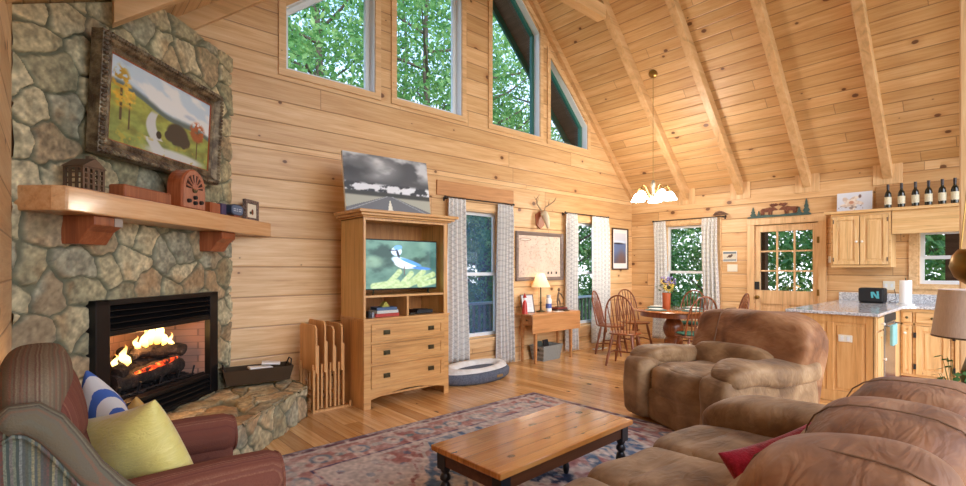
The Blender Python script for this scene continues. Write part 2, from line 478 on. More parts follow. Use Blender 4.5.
struct(MB().box(2.6, 5.66, 3.83, 3.97, 4.75, 4.93).build('trim_collar_tie', M['beam'], bevel=.006))
# baseboards
bb = MB()
for a, b in ((1.76, EX-.03),): bb.box(a, b, GY-.02, GY-.001, 0, .13)
struct(bb.build('baseboard_gable', M['trim_x']))
bb = MB()
for a, b in ((2.93, GY-.03), (1.76, 1.88)): bb.box(EX-.02, EX-.001, a, b, 0, .13)
struct(bb.build('baseboard_kitchen', M['trim_y']))
struct(MB().box(3.62, 4.98, GY-.025, GY-.001, 2.27, 2.46).build('trim_window_header', M['brown_board'], bevel=.004))
# wooden post at the kitchen
struct(MB().box(5.60, 5.75, .23, .38, 0, ZR(5.68)).build('trim_post', M['trim_z'], bevel=.012))

# upper windows
for i, (x0, x1, zb, sd) in enumerate(UPW):
    t0, t1 = up(x0, sd), up(x1, sd)
    w = thing('window_%d' % (i+1), None, None, ((x0+x1)/2, GY, zb), kind='structure')
    cx, cz = (x0+x1)/2, zb
    out = [(x0-cx, 0), (x1-cx, 0), (x1-cx, t1-cz), (x0-cx, t0-cz)]
    def ring(poly, t, k0, k1, mb):
        """frame of width t following the polygon inward, y from k0 to k1"""
        n = len(poly); P = [Vector((p[0], p[1])) for p in poly]; inn = []
        for j in range(n):
            a, b, c = P[j-1], P[j], P[(j+1) % n]
            d1 = (b-a).normalized(); d2 = (c-b).normalized()
            n1 = Vector((-d1.y, d1.x)); n2 = Vector((-d2.y, d2.x))
            m = (n1+n2); m /= max(.2, m.dot(n1)); inn.append(b+m*t)
        for j in range(n):
            q = [P[j], P[(j+1) % n], inn[(j+1) % n], inn[j]]
            mb.prism([tuple(v) for v in q], 1, k0, k1)
        return [tuple(v) for v in inn]
    grow = lambda poly, t: [(p[0]+(-t if p[0] < 0 else t), p[1]+(-t if p[1] < .01 else t*1.25)) for p in poly]
    m1 = MB(); ring(grow(out, .07), .07, -.022, -.001, m1); m1.build('casing', M['trim_x'], w)
    m2 = MB(); i2 = ring(out, .012, 0, .10, m2)
    m2.build('jamb', M['whitefr'], w)
    m3 = MB(); i3 = ring(i2, .05, .10, .145, m3); m3.build('window_frame', M['greenfr'] if i > 1 else M['whitefr'], w)
    g = MB(); g.add([(p[0], .12, p[1]) for p in i3], [(0, 1, 2, 3)]); g.build('pane', M['glass'], w)

def casement(name, length, z0, z1, M4, screen=True, casing=M['trim_x'], apron=True, half=None):
    """double-hung window in local coords: x along wall, y outward"""
    w = thing(name, None, None, kind='structure'); w.matrix_world = M4
    L = length/2; H = z1-z0
    c = MB()
    c.box(-L-.08, -L, -.022, -.001, -.0, H).box(L, L+.08, -.022, -.001, -.0, H).box(-L-.08, L+.08, -.026, -.001, H, H+.09)
    c.build('casing', casing, w)
    s = MB().box(-L-.10, L+.10, -.05, .02, -.045, 0)
    s.box(-L-.07, L+.07, -.02, -.001, -.13, -.045); s.build('window_sill', casing, w, bevel=.004)
    j = MB()
    for a, b in ((-L, -L+.02), (L-.02, L)): j.box(a, b, .0, .14, 0.02, H-.02)
    j.box(-L, L, 0, .14, H-.02, H).box(-L, L, .021, .14, 0, .02); j.build('jamb', casing, w)
    mid = H*.5
    for nm, a, b, y in (('upper_sash', mid-.02, H-.02, .09), ('lower_sash', .02, mid+.02, .05)):
        f = MB()
        f.box(-L+.02, -L+.06, y, y+.035, a+.045, b-.04).box(L-.06, L-.02, y, y+.035, a+.045, b-.04).box(-L+.02, L-.02, y, y+.035, a, a+.045).box(-L+.02, L-.02, y, y+.035, b-.04, b)
        o = f.build(nm, M['whitefr'], w)
        g = MB().add([(-L+.06, y+.017, a+.045), (L-.06, y+.017, a+.045), (L-.06, y+.017, b-.04), (-L+.06, y+.017, b-.04)], [(0, 1, 2, 3)])
        g.build('pane', M['glass'], o)
    if screen:
        g = MB().add([(-L+.02, .135, .02), (L-.02, .135, .02), (L-.02, .135, H-.02), (-L+.02, .135, H-.02)], [(0, 1, 2, 3)])
        g.build('insect_screen', M['screen'], w)
    return w
for i, (x0, x1, z0, z1) in enumerate(LOW):
    casement('window_%d' % (i+5), x1-x0, z0, z1, Matrix.Translation(((x0+x1)/2, GY, z0)), screen=(i == 0))
ME = lambda y, z: Matrix.Translation((EX, y, z)) @ Matrix.Rotation(-PI/2, 4, 'Z')
casement('window_7', WIN3[1]-WIN3[0], WIN3[2], WIN3[3], ME((WIN3[0]+WIN3[1])/2, WIN3[2]), False, M['trim_y'])
casement('window_8', KWIN[1]-KWIN[0], KWIN[2], KWIN[3], ME((KWIN[0]+KWIN[1])/2, KWIN[2]), False, M['trim_y'])

# door with nine panes
d = thing('door_1', None, None, kind='structure'); d.matrix_world = ME((DOOR[0]+DOOR[1])/2, 0)
L = (DOOR[1]-DOOR[0])/2
c = MB(); c.box(-L-.10, -L, -.025, -.001, 0, 2.01).box(L, L+.10, -.025, -.001, 0, 2.01).box(-L-.10, L+.10, -.03, -.001, 2.01, 2.10)
c.build('casing', M['trim_z'], d, bevel=.004)
lf = MB(); y0, y1 = .02, .062
gx = .345
lf.box(-L, -gx, y0, y1, .01, 2.0).box(gx, L, y0, y1, .01, 2.0).box(-gx, gx, y0, y1, 1.90, 2.0).box(-gx, gx, y0, y1, .80, 1.01).box(-gx, gx, y0, y1, .01, .22).box(-.05, .05, y0, y1, .22, .80)
leaf = lf.build('door_leaf', M['trim_z'], d, bevel=.004)
for s in (-1, 1):
    p = MB().box(min(s*.05, s*gx), max(s*.05, s*gx), y0+.015, y1-.012, .22, .80)
    p.box(min(s*.09, s*(gx-.04)), max(s*.09, s*(gx-.04)), y0+.008, y0+.02, .27, .75)
    p.build('door_panel', M['trim_z'], leaf, bevel=.004)
mt = MB()
for k in (1, 2):
    x = -gx+2*gx*k/3; mt.box(x-.012, x+.012, y0+.005, y1-.005, 1.01, 1.90)
    z = 1.01+.89*k/3; mt.box(-gx, gx, y0+.008, y1-.008, z-.012, z+.012)
mt.build('muntins', M['trim_z'], leaf)
for a in range(3):
    for b in range(3):
        x = -gx+2*gx*a/3; z = 1.01+.89*b/3
        MB().add([(x, .04, z), (x+2*gx/3, .04, z), (x+2*gx/3, .04, z+.89/3), (x, .04, z+.89/3)], [(0, 1, 2, 3)]).build('pane', M['glass'], leaf)
kb = MB().lathe([(.028, 0), (.028, .006), (.012, .01), (.012, .035), (.026, .045), (.03, .06), (.02, .075), (0, .078)], n=16)
kk = kb.build('door_knob', M['brass'], leaf, smooth=40); kk.location = (-L+.04, y0, .90); kk.rotation_euler = (PI/2, 0, 0)
db = MB().box(-.032, .032, 0, .022, -.06, .06).box(-.02, .02, .02, .03, -.02, .03)
kk = db.build('deadbolt', M['blackm'], leaf, bevel=.006); kk.location = (-L+.037, y0-.03, 1.08)
hg = MB()
for z in (.25, 1.0, 1.75): hg.box(L-.012, L+.018, -.03, .02, z-.045, z+.045)
hg.build('hinges', M['brass'], d)

# ------------------------------------------------------------------ fieldstone fireplace across the corner
def stone_grid(P, N, seed, nu, nv, cu, cv, skip=None, amp=.034, stretch=None):
    """P: (nv,nu,3) base points, N: (nv,nu,3) outward normals. cu/cv physical coords for the cells"""
    rs = np.random.RandomState(seed)
    u = cu.ravel(); v = cv.ravel()
    wu = u+(fbm(u*5, v*5, seed)-.5)*.12; wv = v+(fbm(u*5+40, v*5, seed+3)-.5)*.12
    pts = []
    st = stretch or (.26, .21)
    for a in np.arange(u.min()-.3, u.max()+.3, st[0]):
        for b in np.arange(v.min()-.3, v.max()+.3, st[1]):
            pts.append((a+rs.uniform(-.42, .42)*st[0]+((int(round(b/st[1])) % 2)*.5)*st[0], b+rs.uniform(-.42, .42)*st[1]))
    pts = np.array(pts); th = rs.uniform(-.5, .5, len(pts))
    d1 = np.full(u.shape, 9.); d2 = np.full(u.shape, 9.); id1 = np.zeros(u.shape, int)
    for k, (a, b) in enumerate(pts):
        dx = wu-a; dy = (wv-b)*(st[0]/st[1])
        d = np.abs(dx)**2+np.abs(dy)**2; d = np.sqrt(d)*(1+.12*th[k])
        m = d < d1; d2 = np.where(m, d1, np.minimum(d2, d)); id1 = np.where(m, k, id1); d1 = np.where(m, d, d1)
    e = d2-d1
    body = sm(.008, .026, e)
    pr = rs.rand(len(pts), 4)
    facet = (u-pts[id1, 0])*(pr[id1, 1]-.5)*.22+(v-pts[id1, 1])*(pr[id1, 2]-.5)*.22
    rough = (fbm(u*9, v*9, seed+9)-.5)*.035
    h = body*(amp*(.55+.3*pr[id1, 0])+facet*.6+rough*.8)+(1-body)*(fbm(u*20, v*20, seed+1))*.006
    fade = 1.0
    Q = P+N*(h.reshape(cu.shape)[..., None])
    base = np.array([(196, 182, 142), (214, 200, 160), (174, 164, 128), (190, 166, 128), (178, 172, 144), (222, 206, 164)], float)[(pr[id1, 3]*5.99).astype(int)]
    n1 = fbm(u*6, v*6, seed+21)[:, None]; n2 = fbm(u*26, v*26, seed+31)[:, None]
    n3 = fbm(u*50, v*50, seed+41)[:, None]; c = base*(.78+.22*n1+.22*(n2-.5)*2+.5*(n3-.5))
    rust = sm(.56, .72, fbm(u*4+9, v*4, seed+77))[:, None]; c = c*(1-.3*rust)+np.array((160, 112, 66))*.3*rust
    gr = sm(.55, .7, fbm(u*7+3, v*7, seed+57))[:, None]; c = c*(1-.22*gr)+np.array((128, 130, 98))*.22*gr
    mort = np.array((110, 108, 84))*(.85+.3*n2)
    c = mort*(1-body[:, None])+c*body[:, None]
    mb = MB(); mb.v = [tuple(map(float, q)) for q in Q.reshape(-1, 3)]
    nvv, nuu = cu.shape
    for i in range(nvv-1):
        for j in range(nuu-1):
            if skip is not None and skip[i:i+2, j:j+2].all(): continue
            mb.f.append((i*nuu+j, i*nuu+j+1, (i+1)*nuu+j+1, (i+1)*nuu+j))
    mb.mi = [0]*len(mb.f)
    return mb, c
FP = thing('fireplace', 'tall fieldstone corner chimney with a black metal firebox and burning logs', 'fireplace', (0, 0, 0))
# diagonal plane: point(s,o): s measured in x from the right end
R2 = math.sqrt(.5)
def dg(s, o, z):  # s in metres along the face from the right end, o outwards into the room
    return Vector((1.27-s*R2+o*R2, 4.953-s*R2-o*R2, z))
FW = 2.01
nu, nv = 270, 440
s_ = np.linspace(FW, 0, nu); z_ = np.linspace(0, 3.3, nv)
SS, ZZ = np.meshgrid(s_, z_)
P = np.stack([1.27-SS*R2, 4.953-SS*R2, ZZ], -1)
N = np.zeros_like(P); N[..., 0] = R2; N[..., 1] = -R2
P = P-N*.02
# keep the top below the ceiling
zmax = 2.86+.8*P[..., 0]-.0
P[..., 2] = np.minimum(P[..., 2], zmax)
B0, B1, BZ0, BZ1 = .295, 1.548, .27, 1.145
skip = (SS > B0+.02) & (SS < B1-.02) & (ZZ > BZ0) & (ZZ < BZ1-.02)
mb, c = stone_grid(P, N, 11, nu, nv, SS, ZZ, skip)
o = mb.build('stone_chimney', M['stone'], FP, smooth=180); setcol(o, c)
# hearth top
HZ = .275
C_, B_ = Vector((.35, 2.94)), Vector((1.75, 4.34))
nu, nv = 210, 90
T, W_ = np.meshgrid(np.linspace(0, 1, nu), np.linspace(0, 1, nv))
def lerp2(a, b, t): return np.stack([a[0]+(b[0]-a[0])*t, a[1]+(b[1]-a[1])*t], -1)
outer = np.where((T < .8)[..., None], lerp2(C_, B_, T/.8), lerp2(B_, B_, T))
inner = np.where((T < .8)[..., None], lerp2((-.14, 3.53), (1.27, 4.94), T/.8), lerp2((1.27, 4.94), (1.75, 4.94), (T-.8)/.2))
XY = outer*(1-W_)[..., None]+inner*W_[..., None]
P = np.concatenate([XY, np.full(XY.shape[:2]+(1,), HZ-.02)], -1)
N = np.zeros_like(P); N[..., 2] = 1
mb, c = stone_grid(P, N, 23, nu, nv, XY[..., 0]*R2+XY[..., 1]*R2, XY[..., 1]*R2-XY[..., 0]*R2, amp=.03, stretch=(.36, .22))
HT = thing('stone_hearth', 'low raised fieldstone hearth running in front of the fireplace to the tray tables', 'hearth')
o = mb.build('hearth_slab', M['stone'], HT, smooth=180); setcol(o, c)
def side(a, b, z1, seed, nm):
    l = math.dist(a, b); nu = int(l/.01); nv = 34
    UU, VV = np.meshgrid(np.linspace(0, l, nu), np.linspace(0, z1, nv))
    P = np.stack([a[0]+(b[0]-a[0])*UU/l, a[1]+(b[1]-a[1])*UU/l, VV], -1)
    N = np.zeros_like(P); N[..., 0] = (b[1]-a[1])/l; N[..., 1] = -(b[0]-a[0])/l
    P = P-N*.035
    mb, c = stone_grid(P, N, seed, nu, nv, UU, VV, amp=.03, stretch=(.22, .17))
    o = mb.build(nm, M['stone'], HT, smooth=180); setcol(o, c)
side((.35, 2.94), (1.75, 4.34), HZ+.01, 31, 'hearth_face')
side((1.75, 4.34), (1.75, 4.94), HZ+.01, 37, 'hearth_side')
side((-.14, 3.43), (.35, 2.94), HZ+.01, 39, 'hearth_side')
# firebox insert, local frame: x to the right along the face, y into the chimney
FR = Matrix.Translation(dg((B0+B1)/2, 0, 0)) @ Matrix.Rotation(PI/4, 4, 'Z')
hw = (B1-B0)/2
fb = thing('firebox', None, None); fb.parent = FP; fb.matrix_local = FR
ins = MB()
ins.box(-hw, -hw+.11, -.05, .03, BZ0, BZ1).box(hw-.11, hw, -.05, .03, BZ0, BZ1).box(-hw, hw, -.05, .03, BZ1-.035, BZ1).box(-hw, hw, -.05, .03, BZ0, BZ0+.03)
ins.box(-hw+.11, hw-.11, -.045, .03, BZ1-.235, BZ1-.20)
ins.box(-hw+.11, hw-.11, -.045, .03, BZ0+.15, BZ0+.18)
ins.build('metal_surround', M['black'], fb, bevel=.004)
for a, nm in ((BZ1-.195, 'upper_louver'), (BZ0+.035, 'lower_louver')):
    lv = MB()
    for k in range(4):
        z = a+.005+k*.04
        lv.add([(-hw+.11, -.045, z), (hw-.11, -.045, z), (hw-.11, .0, z+.032), (-hw+.11, .0, z+.032), (-hw+.11, -.045, z-.005), (hw-.11, -.045, z-.005), (hw-.11, 0, z+.027), (-hw+.11, 0, z+.027)],
               [(0, 1, 2, 3), (7, 6, 5, 4), (0, 4, 5, 1), (3, 2, 6, 7)])
    lv.box(-hw+.11, hw-.11, .005, .02, a-.005, a+.165)
    lv.build(nm, M['black'], fb)
kf = NT('fire_brick'); ob = kf.obj(); br = kf.n('ShaderNodeTexBrick'); kf.l(kf.comb(kf.sep(ob)[0], kf.sep(ob)[2], 0), br.inputs['Vector']); br.inputs['Scale'].default_value = 4.5
br.inputs['Color1'].default_value = S(168, 128, 108); br.inputs['Color2'].default_value = S(146, 108, 92); br.inputs['Mortar'].default_value = S(120, 92, 80); br.inputs['Mortar Size'].default_value = .012
M['brick'] = kf.done(br.outputs['Color'], .8)
bx = MB(); a, zb, zt, dp = hw-.11, BZ0+.18, BZ1-.235, .42
bx.add([(-a, 0, zb), (a, 0, zb), (a*.72, dp, zb), (-a*.72, dp, zb), (-a, 0, zt), (a, 0, zt), (a*.72, dp, zt), (-a*.72, dp, zt)],
       [(0, 1, 2, 3), (4, 7, 6, 5), (3, 2, 6, 7), (0, 3, 7, 4), (1, 5, 6, 2)])
bx.build('brick_liner', M['brick'], fb)
# embers
kf = NT('charred_log'); n = kf.noise(kf.obj(), 14, 5, .65); col = kf.ramp(n, [(.35, S(18, 15, 13)), (.6, S(58, 46, 38)), (.75, S(120, 104, 88))]); kf.bump(n, 1, .03)
M['log'] = kf.done(col, .9)
kf = NT('glowing_ember'); n = kf.noise(kf.obj(), 22, 4, .6); col = kf.ramp(n, [(.42, S(30, 12, 8)), (.56, S(220, 60, 20)), (.7, S(255, 150, 60))])
kf.l(col, kf.b.inputs['Emission Color']); kf.b.inputs['Emission Strength'].default_value = 1.6; M['ember'] = kf.done(S(20, 12, 10), .9)
rk = MB(); rnd = random.Random(5)
for k in range(420):
    x = rnd.uniform(-a*.86, a*.86); y = rnd.uniform(.02, .30); r = rnd.uniform(.01, .02)
    rk.puff((x, y, zb+.006+rnd.uniform(0, .02)), (r*2, r*2.2, r*1.6), 2.6, 2)
q = rk.build('lava_rock_bed', M['blackm'], fb, smooth=30); q['kind'] = 'stuff'
def logmesh(p0, p1, r, seed):
    p0, p1 = Vector(p0), Vector(p1); rr = random.Random(seed); pts = []; rad = []
    for k in range(9):
        t = k/8; pts.append(p0.lerp(p1, t)+Vector((0, rr.uniform(-1, 1)*.012, rr.uniform(-1, 1)*.012))); rad.append(r*(1+rr.uniform(-.16, .16)))
    return MB().tube(pts, rad, 12)
for i, (p0, p1, r) in enumerate([((-.33, .10, zb+.10), (.33, .10, zb+.12), .062), ((-.34, .24, zb+.14), (.34, .24, zb+.15), .066), ((-.30, .08, zb+.16), (-.04, .26, zb+.27), .048),
                                  ((.02, .26, zb+.25), (.36, .09, zb+.24), .046), ((-.12, .16, zb+.26), (.24, .18, zb+.30), .036)]):
    logmesh(p0, p1, r, i).build('log', M['log'], fb, smooth=50)
MB().tube([(-.20, .035, zb+.16), (-.05, .045, zb+.165), (.1, .04, zb+.18), (.24, .05, zb+.19)], [.01, .02, .022, .01], 8).build('embers', M['ember'], fb, smooth=50)
gt = MB()
for x in (-.38, -.2, 0, .2, .38):
    gt.tube([(x, .0, zb+.10), (x, .02, zb+.02), (x, .3, zb+.02)], .008, 6)
gt.tube([(-.4, .02, zb+.03), (.4, .02, zb+.03)], .008, 6).build('grate', M['blackm'], fb)
kf = NT('flame'); sp = kf.sep(kf.n('ShaderNodeTexCoord').outputs['Generated'])
col = kf.ramp(sp[2], [(0, S(255, 170, 60)), (.45, S(255, 226, 140)), (1, S(255, 150, 50))])
em = kf.n('ShaderNodeEmission'); kf.l(col, em.inputs[0]); em.inputs[1].default_value = 3.2
tr = kf.n('ShaderNodeBsdfTransparent'); mx = kf.n('ShaderNodeMixShader'); kf.l(kf.ramp(sp[2], [(0, (.75,)*3+(1,)), (.4, (.8,)*3+(1,)), (1, (.12,)*3+(1,))]), mx.inputs[0])
kf.l(tr.outputs[0], mx.inputs[1]); kf.l(em.outputs[0], mx.inputs[2]); kf.l(mx.outputs[0], kf.out.inputs['Surface']); M['flame'] = kf.m
for i, (x, y, z, h, r) in enumerate([(-.20, .12, .21, .15, .032), (-.24, .15, .20, .10, .02), (.02, .14, .31, .15, .026), (.09, .15, .32, .20, .03), (.16, .14, .31, .24, .032), (.22, .15, .29, .15, .028), (-.04, .16, .30, .10, .02), (.27, .12, .27, .12, .018)]):
    pts = [(x+.018*math.sin(k*1.3+i), y, zb+z+h*k/7) for k in range(8)]
    MB().tube(pts, [r*q for q in (.5, .95, 1, .85, .62, .4, .2, .03)], 8).build('flame', M['flame'], fb, smooth=80)
FLIGHT = 1
# mantel beam and corbels
mf = Matrix.Translation(dg(FW/2, 0, 0)) @ Matrix.Rotation(PI/4, 4, 'Z')
mt = MB(); mo = .25
pl = [(-FW/2+.03, .06), (FW/2-.02, .06), (FW/2+.245, -mo+.02), (FW/2+.25, -mo), (-FW/2+.06, -mo), (-FW/2+.03, -mo+.06)]
mt.prism(pl, 2, 1.655, 1.79); MT = thing('mantel_shelf', 'thick pine mantel shelf across the stone chimney above the firebox', 'mantel')
q = mt.build('mantel_beam', M['mantel'], MT, bevel=.008); q.matrix_local = mf
for x in (-.62, .62):
    cb = MB().prism([(.06, 1.655), (-.20, 1.655), (-.20, 1.60), (-.15, 1.565), (-.10, 1.49), (.06, 1.49)], 0, x-.10, x+.10)
    q = cb.build('corbel', M['corbel'], MT, bevel=.005); q.matrix_local = mf
    tp = MB().box(x+.04 if x < 0 else x-.1, x+.101 if x < 0 else x-.04, -.205, -.12, 1.60, 1.652)
    if x < 0: q = tp.build('carved_tag', plain('weathered_tag', (176, 160, 146), .7), MT); q.matrix_local = mf
def on_face(x, y, z):  # local face frame to world
    return mf @ Vector((x, y, z))

# ------------------------------------------------------------------ painting over the mantel
def art_bear(u, v):
    c = mixc((196, 214, 226), (232, 234, 232), sm(.4, .62, fbm(u*5, v*7+u*2, 3)))
    c = mixc(c, (150, 170, 196), sm(.55, .75, fbm(u*4+7, v*9, 9))*.6)
    hill = .66-.24*u+.03*np.sin(u*9)
    c = mixc(c, (96, 112, 108), sm(hill+.07+.05*fbm(u*9, v*0, 2), hill+.04, v))
    g = fbm(u*14, v*14, 5)[..., None]
    grass = np.array((138, 150, 78))*(.7+.6*g)+np.array((30, 20, 0))*sm(.2, .6, v)[..., None]
    c = mixc(c, grass, sm(hill+.01, hill-.01, v))
    c = mixc(c, np.array((150, 148, 70))*(.7+.6*g), sm(.5, .6, fbm(u*6+2, v*10, 8))*sm(hill, hill-.1, v)*.7)
    px = .42-.10*np.sin((v-.1)*6)-.06*(v < .2)+.1*(.6-v); wd = .035+.10*np.clip(.5-v, 0, 1)
    c = mixc(c, (206, 208, 204), sm(wd*1.1, wd*.8, np.abs(u-px-.02))*sm(.56, .5, v))
    c = mixc(c, (206, 210, 206), ell(u, v, .62, .06, .3, .07, .3))
    for (x, y, r) in ((.63, .36, .115), (.55, .31, .055), (.70, .30, .07), (.60, .25, .03), (.70, .24, .03)):
        c = mixc(c, (70, 60, 48), ell(u, v, x, y, r, r*1.25, .12))
    c = mixc(c, (52, 42, 34), ell(u, v, .44, .27, .025, .05))
    for (x, y, w_, h_, col, sd) in ((.10, .66, .075, .24, (206, 164, 52), 4), (.17, .58, .05, .14, (214, 176, 70), 6), (.85, .50, .09, .14, (170, 92, 50), 7)):
        c = mixc(c, (92, 70, 46), ((np.abs(u-x) < .008) & (v < y) & (v > y-.38)).astype(float))
        c = mixc(c, np.array(col)*(.7+.6*g), ell(u, v, x, y, w_, h_, .2)*sm(.42, .5, fbm(u*30, v*30, sd)))
    c = mixc(c, (190, 170, 70), sm(.66, .72, fbm(u*24, v*16, 41))*sm(.3, .1, v)*.8)
    return c
t = thing('framed_painting', 'large landscape painting in a heavy ornate frame hung on the stone chimney', 'painting')
t.matrix_world = Matrix.Translation(dg(FW/2, .075, 2.055)) @ Matrix.Rotation(PI/4, 4, 'Z') @ Matrix.Rotation(math.radians(3), 4, 'X')
X0, X1, H0 = -.60, .61, .75
kf = NT('carved_bronze_frame'); n = kf.noise(kf.obj(), 14, 3); col = kf.ramp(n, [(.38, S(84, 68, 52)), (.55, S(124, 108, 84)), (.7, S(160, 144, 114))]); kf.bump(kf.noise(kf.obj(), 55, 2), 1, .01)
M['frame_o'] = kf.done(col, .4, .35)
def pframe(X0, X1, Z0, Z1, prof, mat, parent, name='frame', bev=0):
    """profile list of (inset, y) swept round a rectangle"""
    mb = MB(); k = len(prof); cs = [(X0, Z0, 1, 1), (X1, Z0, -1, 1), (X1, Z1, -1, -1), (X0, Z1, 1, -1)]
    for (x, z, sx_, sz_) in cs:
        for (i, y) in prof: mb.v.append((x+sx_*i, y, z+sz_*i))
    for a in range(4):
        b = (a+1) % 4
        for j in range(k):
            j2 = (j+1) % k
            mb.f.append((a*k+j, b*k+j, b*k+j2, a*k+j2))
    mb.mi = [0]*len(mb.f)
    return mb.build(name, mat, parent, bevel=bev)
pframe(X0, X1, 0, H0, [(0, .04), (0, -.035), (.02, -.05), (.05, -.03), (.065, -.012), (.085, -.02), (.10, -.012), (.10, .04)], M['frame_o'], t)
sc_ = MB()
for k in range(44):
    x = X0+.03+(X1-X0-.06)*k/43
    for z in (.018, H0-.018): sc_.puff((x, -.045, z), (.026, .03, .034), 2.4, 3)
for k in range(25):
    z = .03+(H0-.06)*k/24
    for x in (X0+.018, X1-.018): sc_.puff((x, -.045, z), (.034, .03, .026), 2.4, 3)
sc_.build('carved_scrollwork', M['frame_o'], t, smooth=60)
pframe(X0+.095, X1-.095, .095, H0-.095, [(0, .02), (0, -.008), (.012, -.008), (.012, .02)], M['cherry'], t, 'inner_liner')
picture('canvas', X1-X0-.19, H0-.19, 150, 88, art_bear, M['pic'], t, 0, X0+.095, .095)

# ------------------------------------------------------------------ things on the mantel (local face frame x right, -y out)
MZ = 1.79
def onm(x, y=-.12, rz=0): p = on_face(x, y, MZ); return (p.x, p.y, p.z)
R4 = PI/4
t = thing('house_lantern', 'small pierced metal lantern shaped like a little house on left end of mantel', 'lantern', onm(-.71, -.13), R4)
lb = MB(); lb.box(-.075, .075, -.06, .06, 0, .015)
for x in (-.068, .068):
    for y in (-.053, .053): lb.box(x-.007, x+.007, y-.007, y+.007, .015, .135)
lb.box(-.075, .075, -.06, .06, .13, .14)
for z in (.045, .075, .105):
    lb.box(-.07, .07, -.058, -.054, z-.004, z+.004).box(-.073, -.069, -.055, .055, z-.004, z+.004).box(.069, .073, -.055, .055, z-.004, z+.004)
for x in (-.035, 0, .035):
    lb.box(x-.009, x+.009, -.058, -.054, .015, .13)
for y in (-.02, .02):
    lb.box(-.073, -.069, y-.01, y+.01, .015, .13).box(.069, .073, y-.01, y+.01, .015, .13)
M['tin'] = plain('weathered_tin', (112, 92, 76), .5, .5)
lb.build('body', M['tin'], t)
MB().prism([(-.08, .14), (.08, .14), (.0, .195)], 1, -.068, .068).build('roof', M['tin'], t)
MB().box(.02, .045, -.012, .012, .16, .215).build('chimney', M['tin'], t)
t = MB().box(-.21, .21, -.06, .05, 0, .085).build('wooden_box', M['corbel'], None, bevel=.012, loc=onm(-.30, -.15), rot=(0, 0, R4))
tag(t, 'long reddish wooden box with rounded corners on mantel beside the arched radio', 'box')
# cathedral radio
t = thing('cathedral_radio', 'arched wooden tabletop radio with fretwork grille and knobs on mantel', 'radio', onm(.11, -.165), R4)
arch = [(-.15, 0), (.15, 0)]+[(.15*math.cos(a)*(1 if True else 1), .15+.165*math.sin(a)) for a in [PI*k/18 for k in range(19)]]
arch = [(-.14, 0), (.14, 0), (.14, .14)]+[(.14*math.cos(PI*k/16), .14+.155*math.sin(PI*k/16)**.9) for k in range(1, 16)]+[(-.14, .14)]
MB().prism(arch, 1, -.07, .04).build('body', M['cherry'], t, bevel=.006)
M['radio_face'] = wood('radio_face', (178, 112, 84), (196, 134, 104), 2, 2, .3)
MB().prism([(x*.88, .008+z*.94) for x, z in arch], 1, -.076, -.069).build('front_panel', M['radio_face'], t)
M['cloth_d'] = plain('dark_speaker_cloth', (74, 44, 32), .9)
MB().prism([(.095*math.cos(PI*k/16), .15+.105*math.sin(PI*k/16)) for k in range(17)], 1, -.078, -.0755).build('speaker_cloth', M['cloth_d'], t)
fr = MB()
for k in range(7):
    a = PI*(k+.5)/7
    fr.tube([(0, -.079, .15), (.05*math.cos(a), -.08, .15+.055*math.sin(a)), (.098*math.cos(a), -.079, .15+.108*math.sin(a))], [.012, .0045, .009], 6)
fr.build('fretwork', M['radio_face'], t, smooth=60)
MB().lathe([(.026, -.084), (.026, -.07)], (0, 0, .145), 16, axis=1).build('tuning_dial', M['bronze'], t)
for x, z in ((-.07, .055), (0, .045), (.07, .055), (0, .085)):
    MB().lathe([(.014, -.094), (.016, -.076)], (x, 0, z), 12, axis=1).build('knob', M['blackm'], t)
ab = MB().box(-.07, .07, -.045, .045, 0, .095).box(-.05, .05, -.049, -.045, .01, .085)
t = ab.build('wooden_trinket_box', M['cherry'], None, bevel=.006, loc=onm(.47, -.13), rot=(0, 0, R4)); tag(t, 'small dark wooden box beside the radio on mantel', 'box')
t = MB().box(-.035, .035, -.05, .04, 0, .105).build('book', plain('dark_purple_cover', (66, 56, 96), .4), None, bevel=.004, loc=onm(.585, -.13), rot=(0, 0, R4)); tag(t, 'dark purple upright book next to the blue tin on mantel', 'book')
t = thing('blue_tin', 'rounded blue decorative tin sign on a small foot on the mantel', 'tin', onm(.80, -.15), R4)
bl = [(.095*abs(math.cos(a))**.6*(1 if math.cos(a) > 0 else -1), .075+.05*abs(math.sin(a))**.6*(1 if math.sin(a) > 0 else -1)) for a in [2*PI*k/28 for k in range(28)]]
MB().prism(bl, 1, -.02, .03).build('plaque', plain('navy_enamel', (44, 56, 78), .35), t)
MB().prism([(x*.9, .075+(z-.075)*.82) for x, z in bl], 1, -.024, -.019).build('face', plain('grey_blue_enamel', (92, 112, 140), .4), t)
def line_text(u, v):
    c = mixc((92, 112, 140), (206, 214, 222), ((np.abs(v-.68) < .09) | (np.abs(v-.3) < .09)).astype(float)*(vnoise(u*26, v*2, 4) > .38)); return c
picture('lettering', .13, .045, 40, 12, line_text, M['pic'], t, -.0255, None, .052)
MB().box(-.05, .05, -.02, .035, 0, .028).build('foot', M['corbel'], t)
t = thing('photo_frame', 'small square picture frame with mottled border at right end of mantel', 'picture frame', onm(1.035, -.17), R4)
kf = NT('mottled_frame'); n = kf.noise(kf.obj(), 60, 2); M['mott'] = kf.done(kf.ramp(n, [(.4, S(70, 50, 44)), (.5, S(150, 130, 120)), (.6, S(96, 70, 60))]), .5)
pframe(-.115, .115, 0, .195, [(0, .02), (0, -.012), (.03, -.012), (.03, .02)], M['mott'], t)
picture('picture', .17, .135, 30, 26, lambda u, v: mixc(mixc((232, 220, 196), (120, 60, 40), ell(u, v, .6, .45, .12, .2)), (60, 60, 50), ell(u, v, .42, .38, .12, .1)), M['picg'], t, -.002, None, .025)
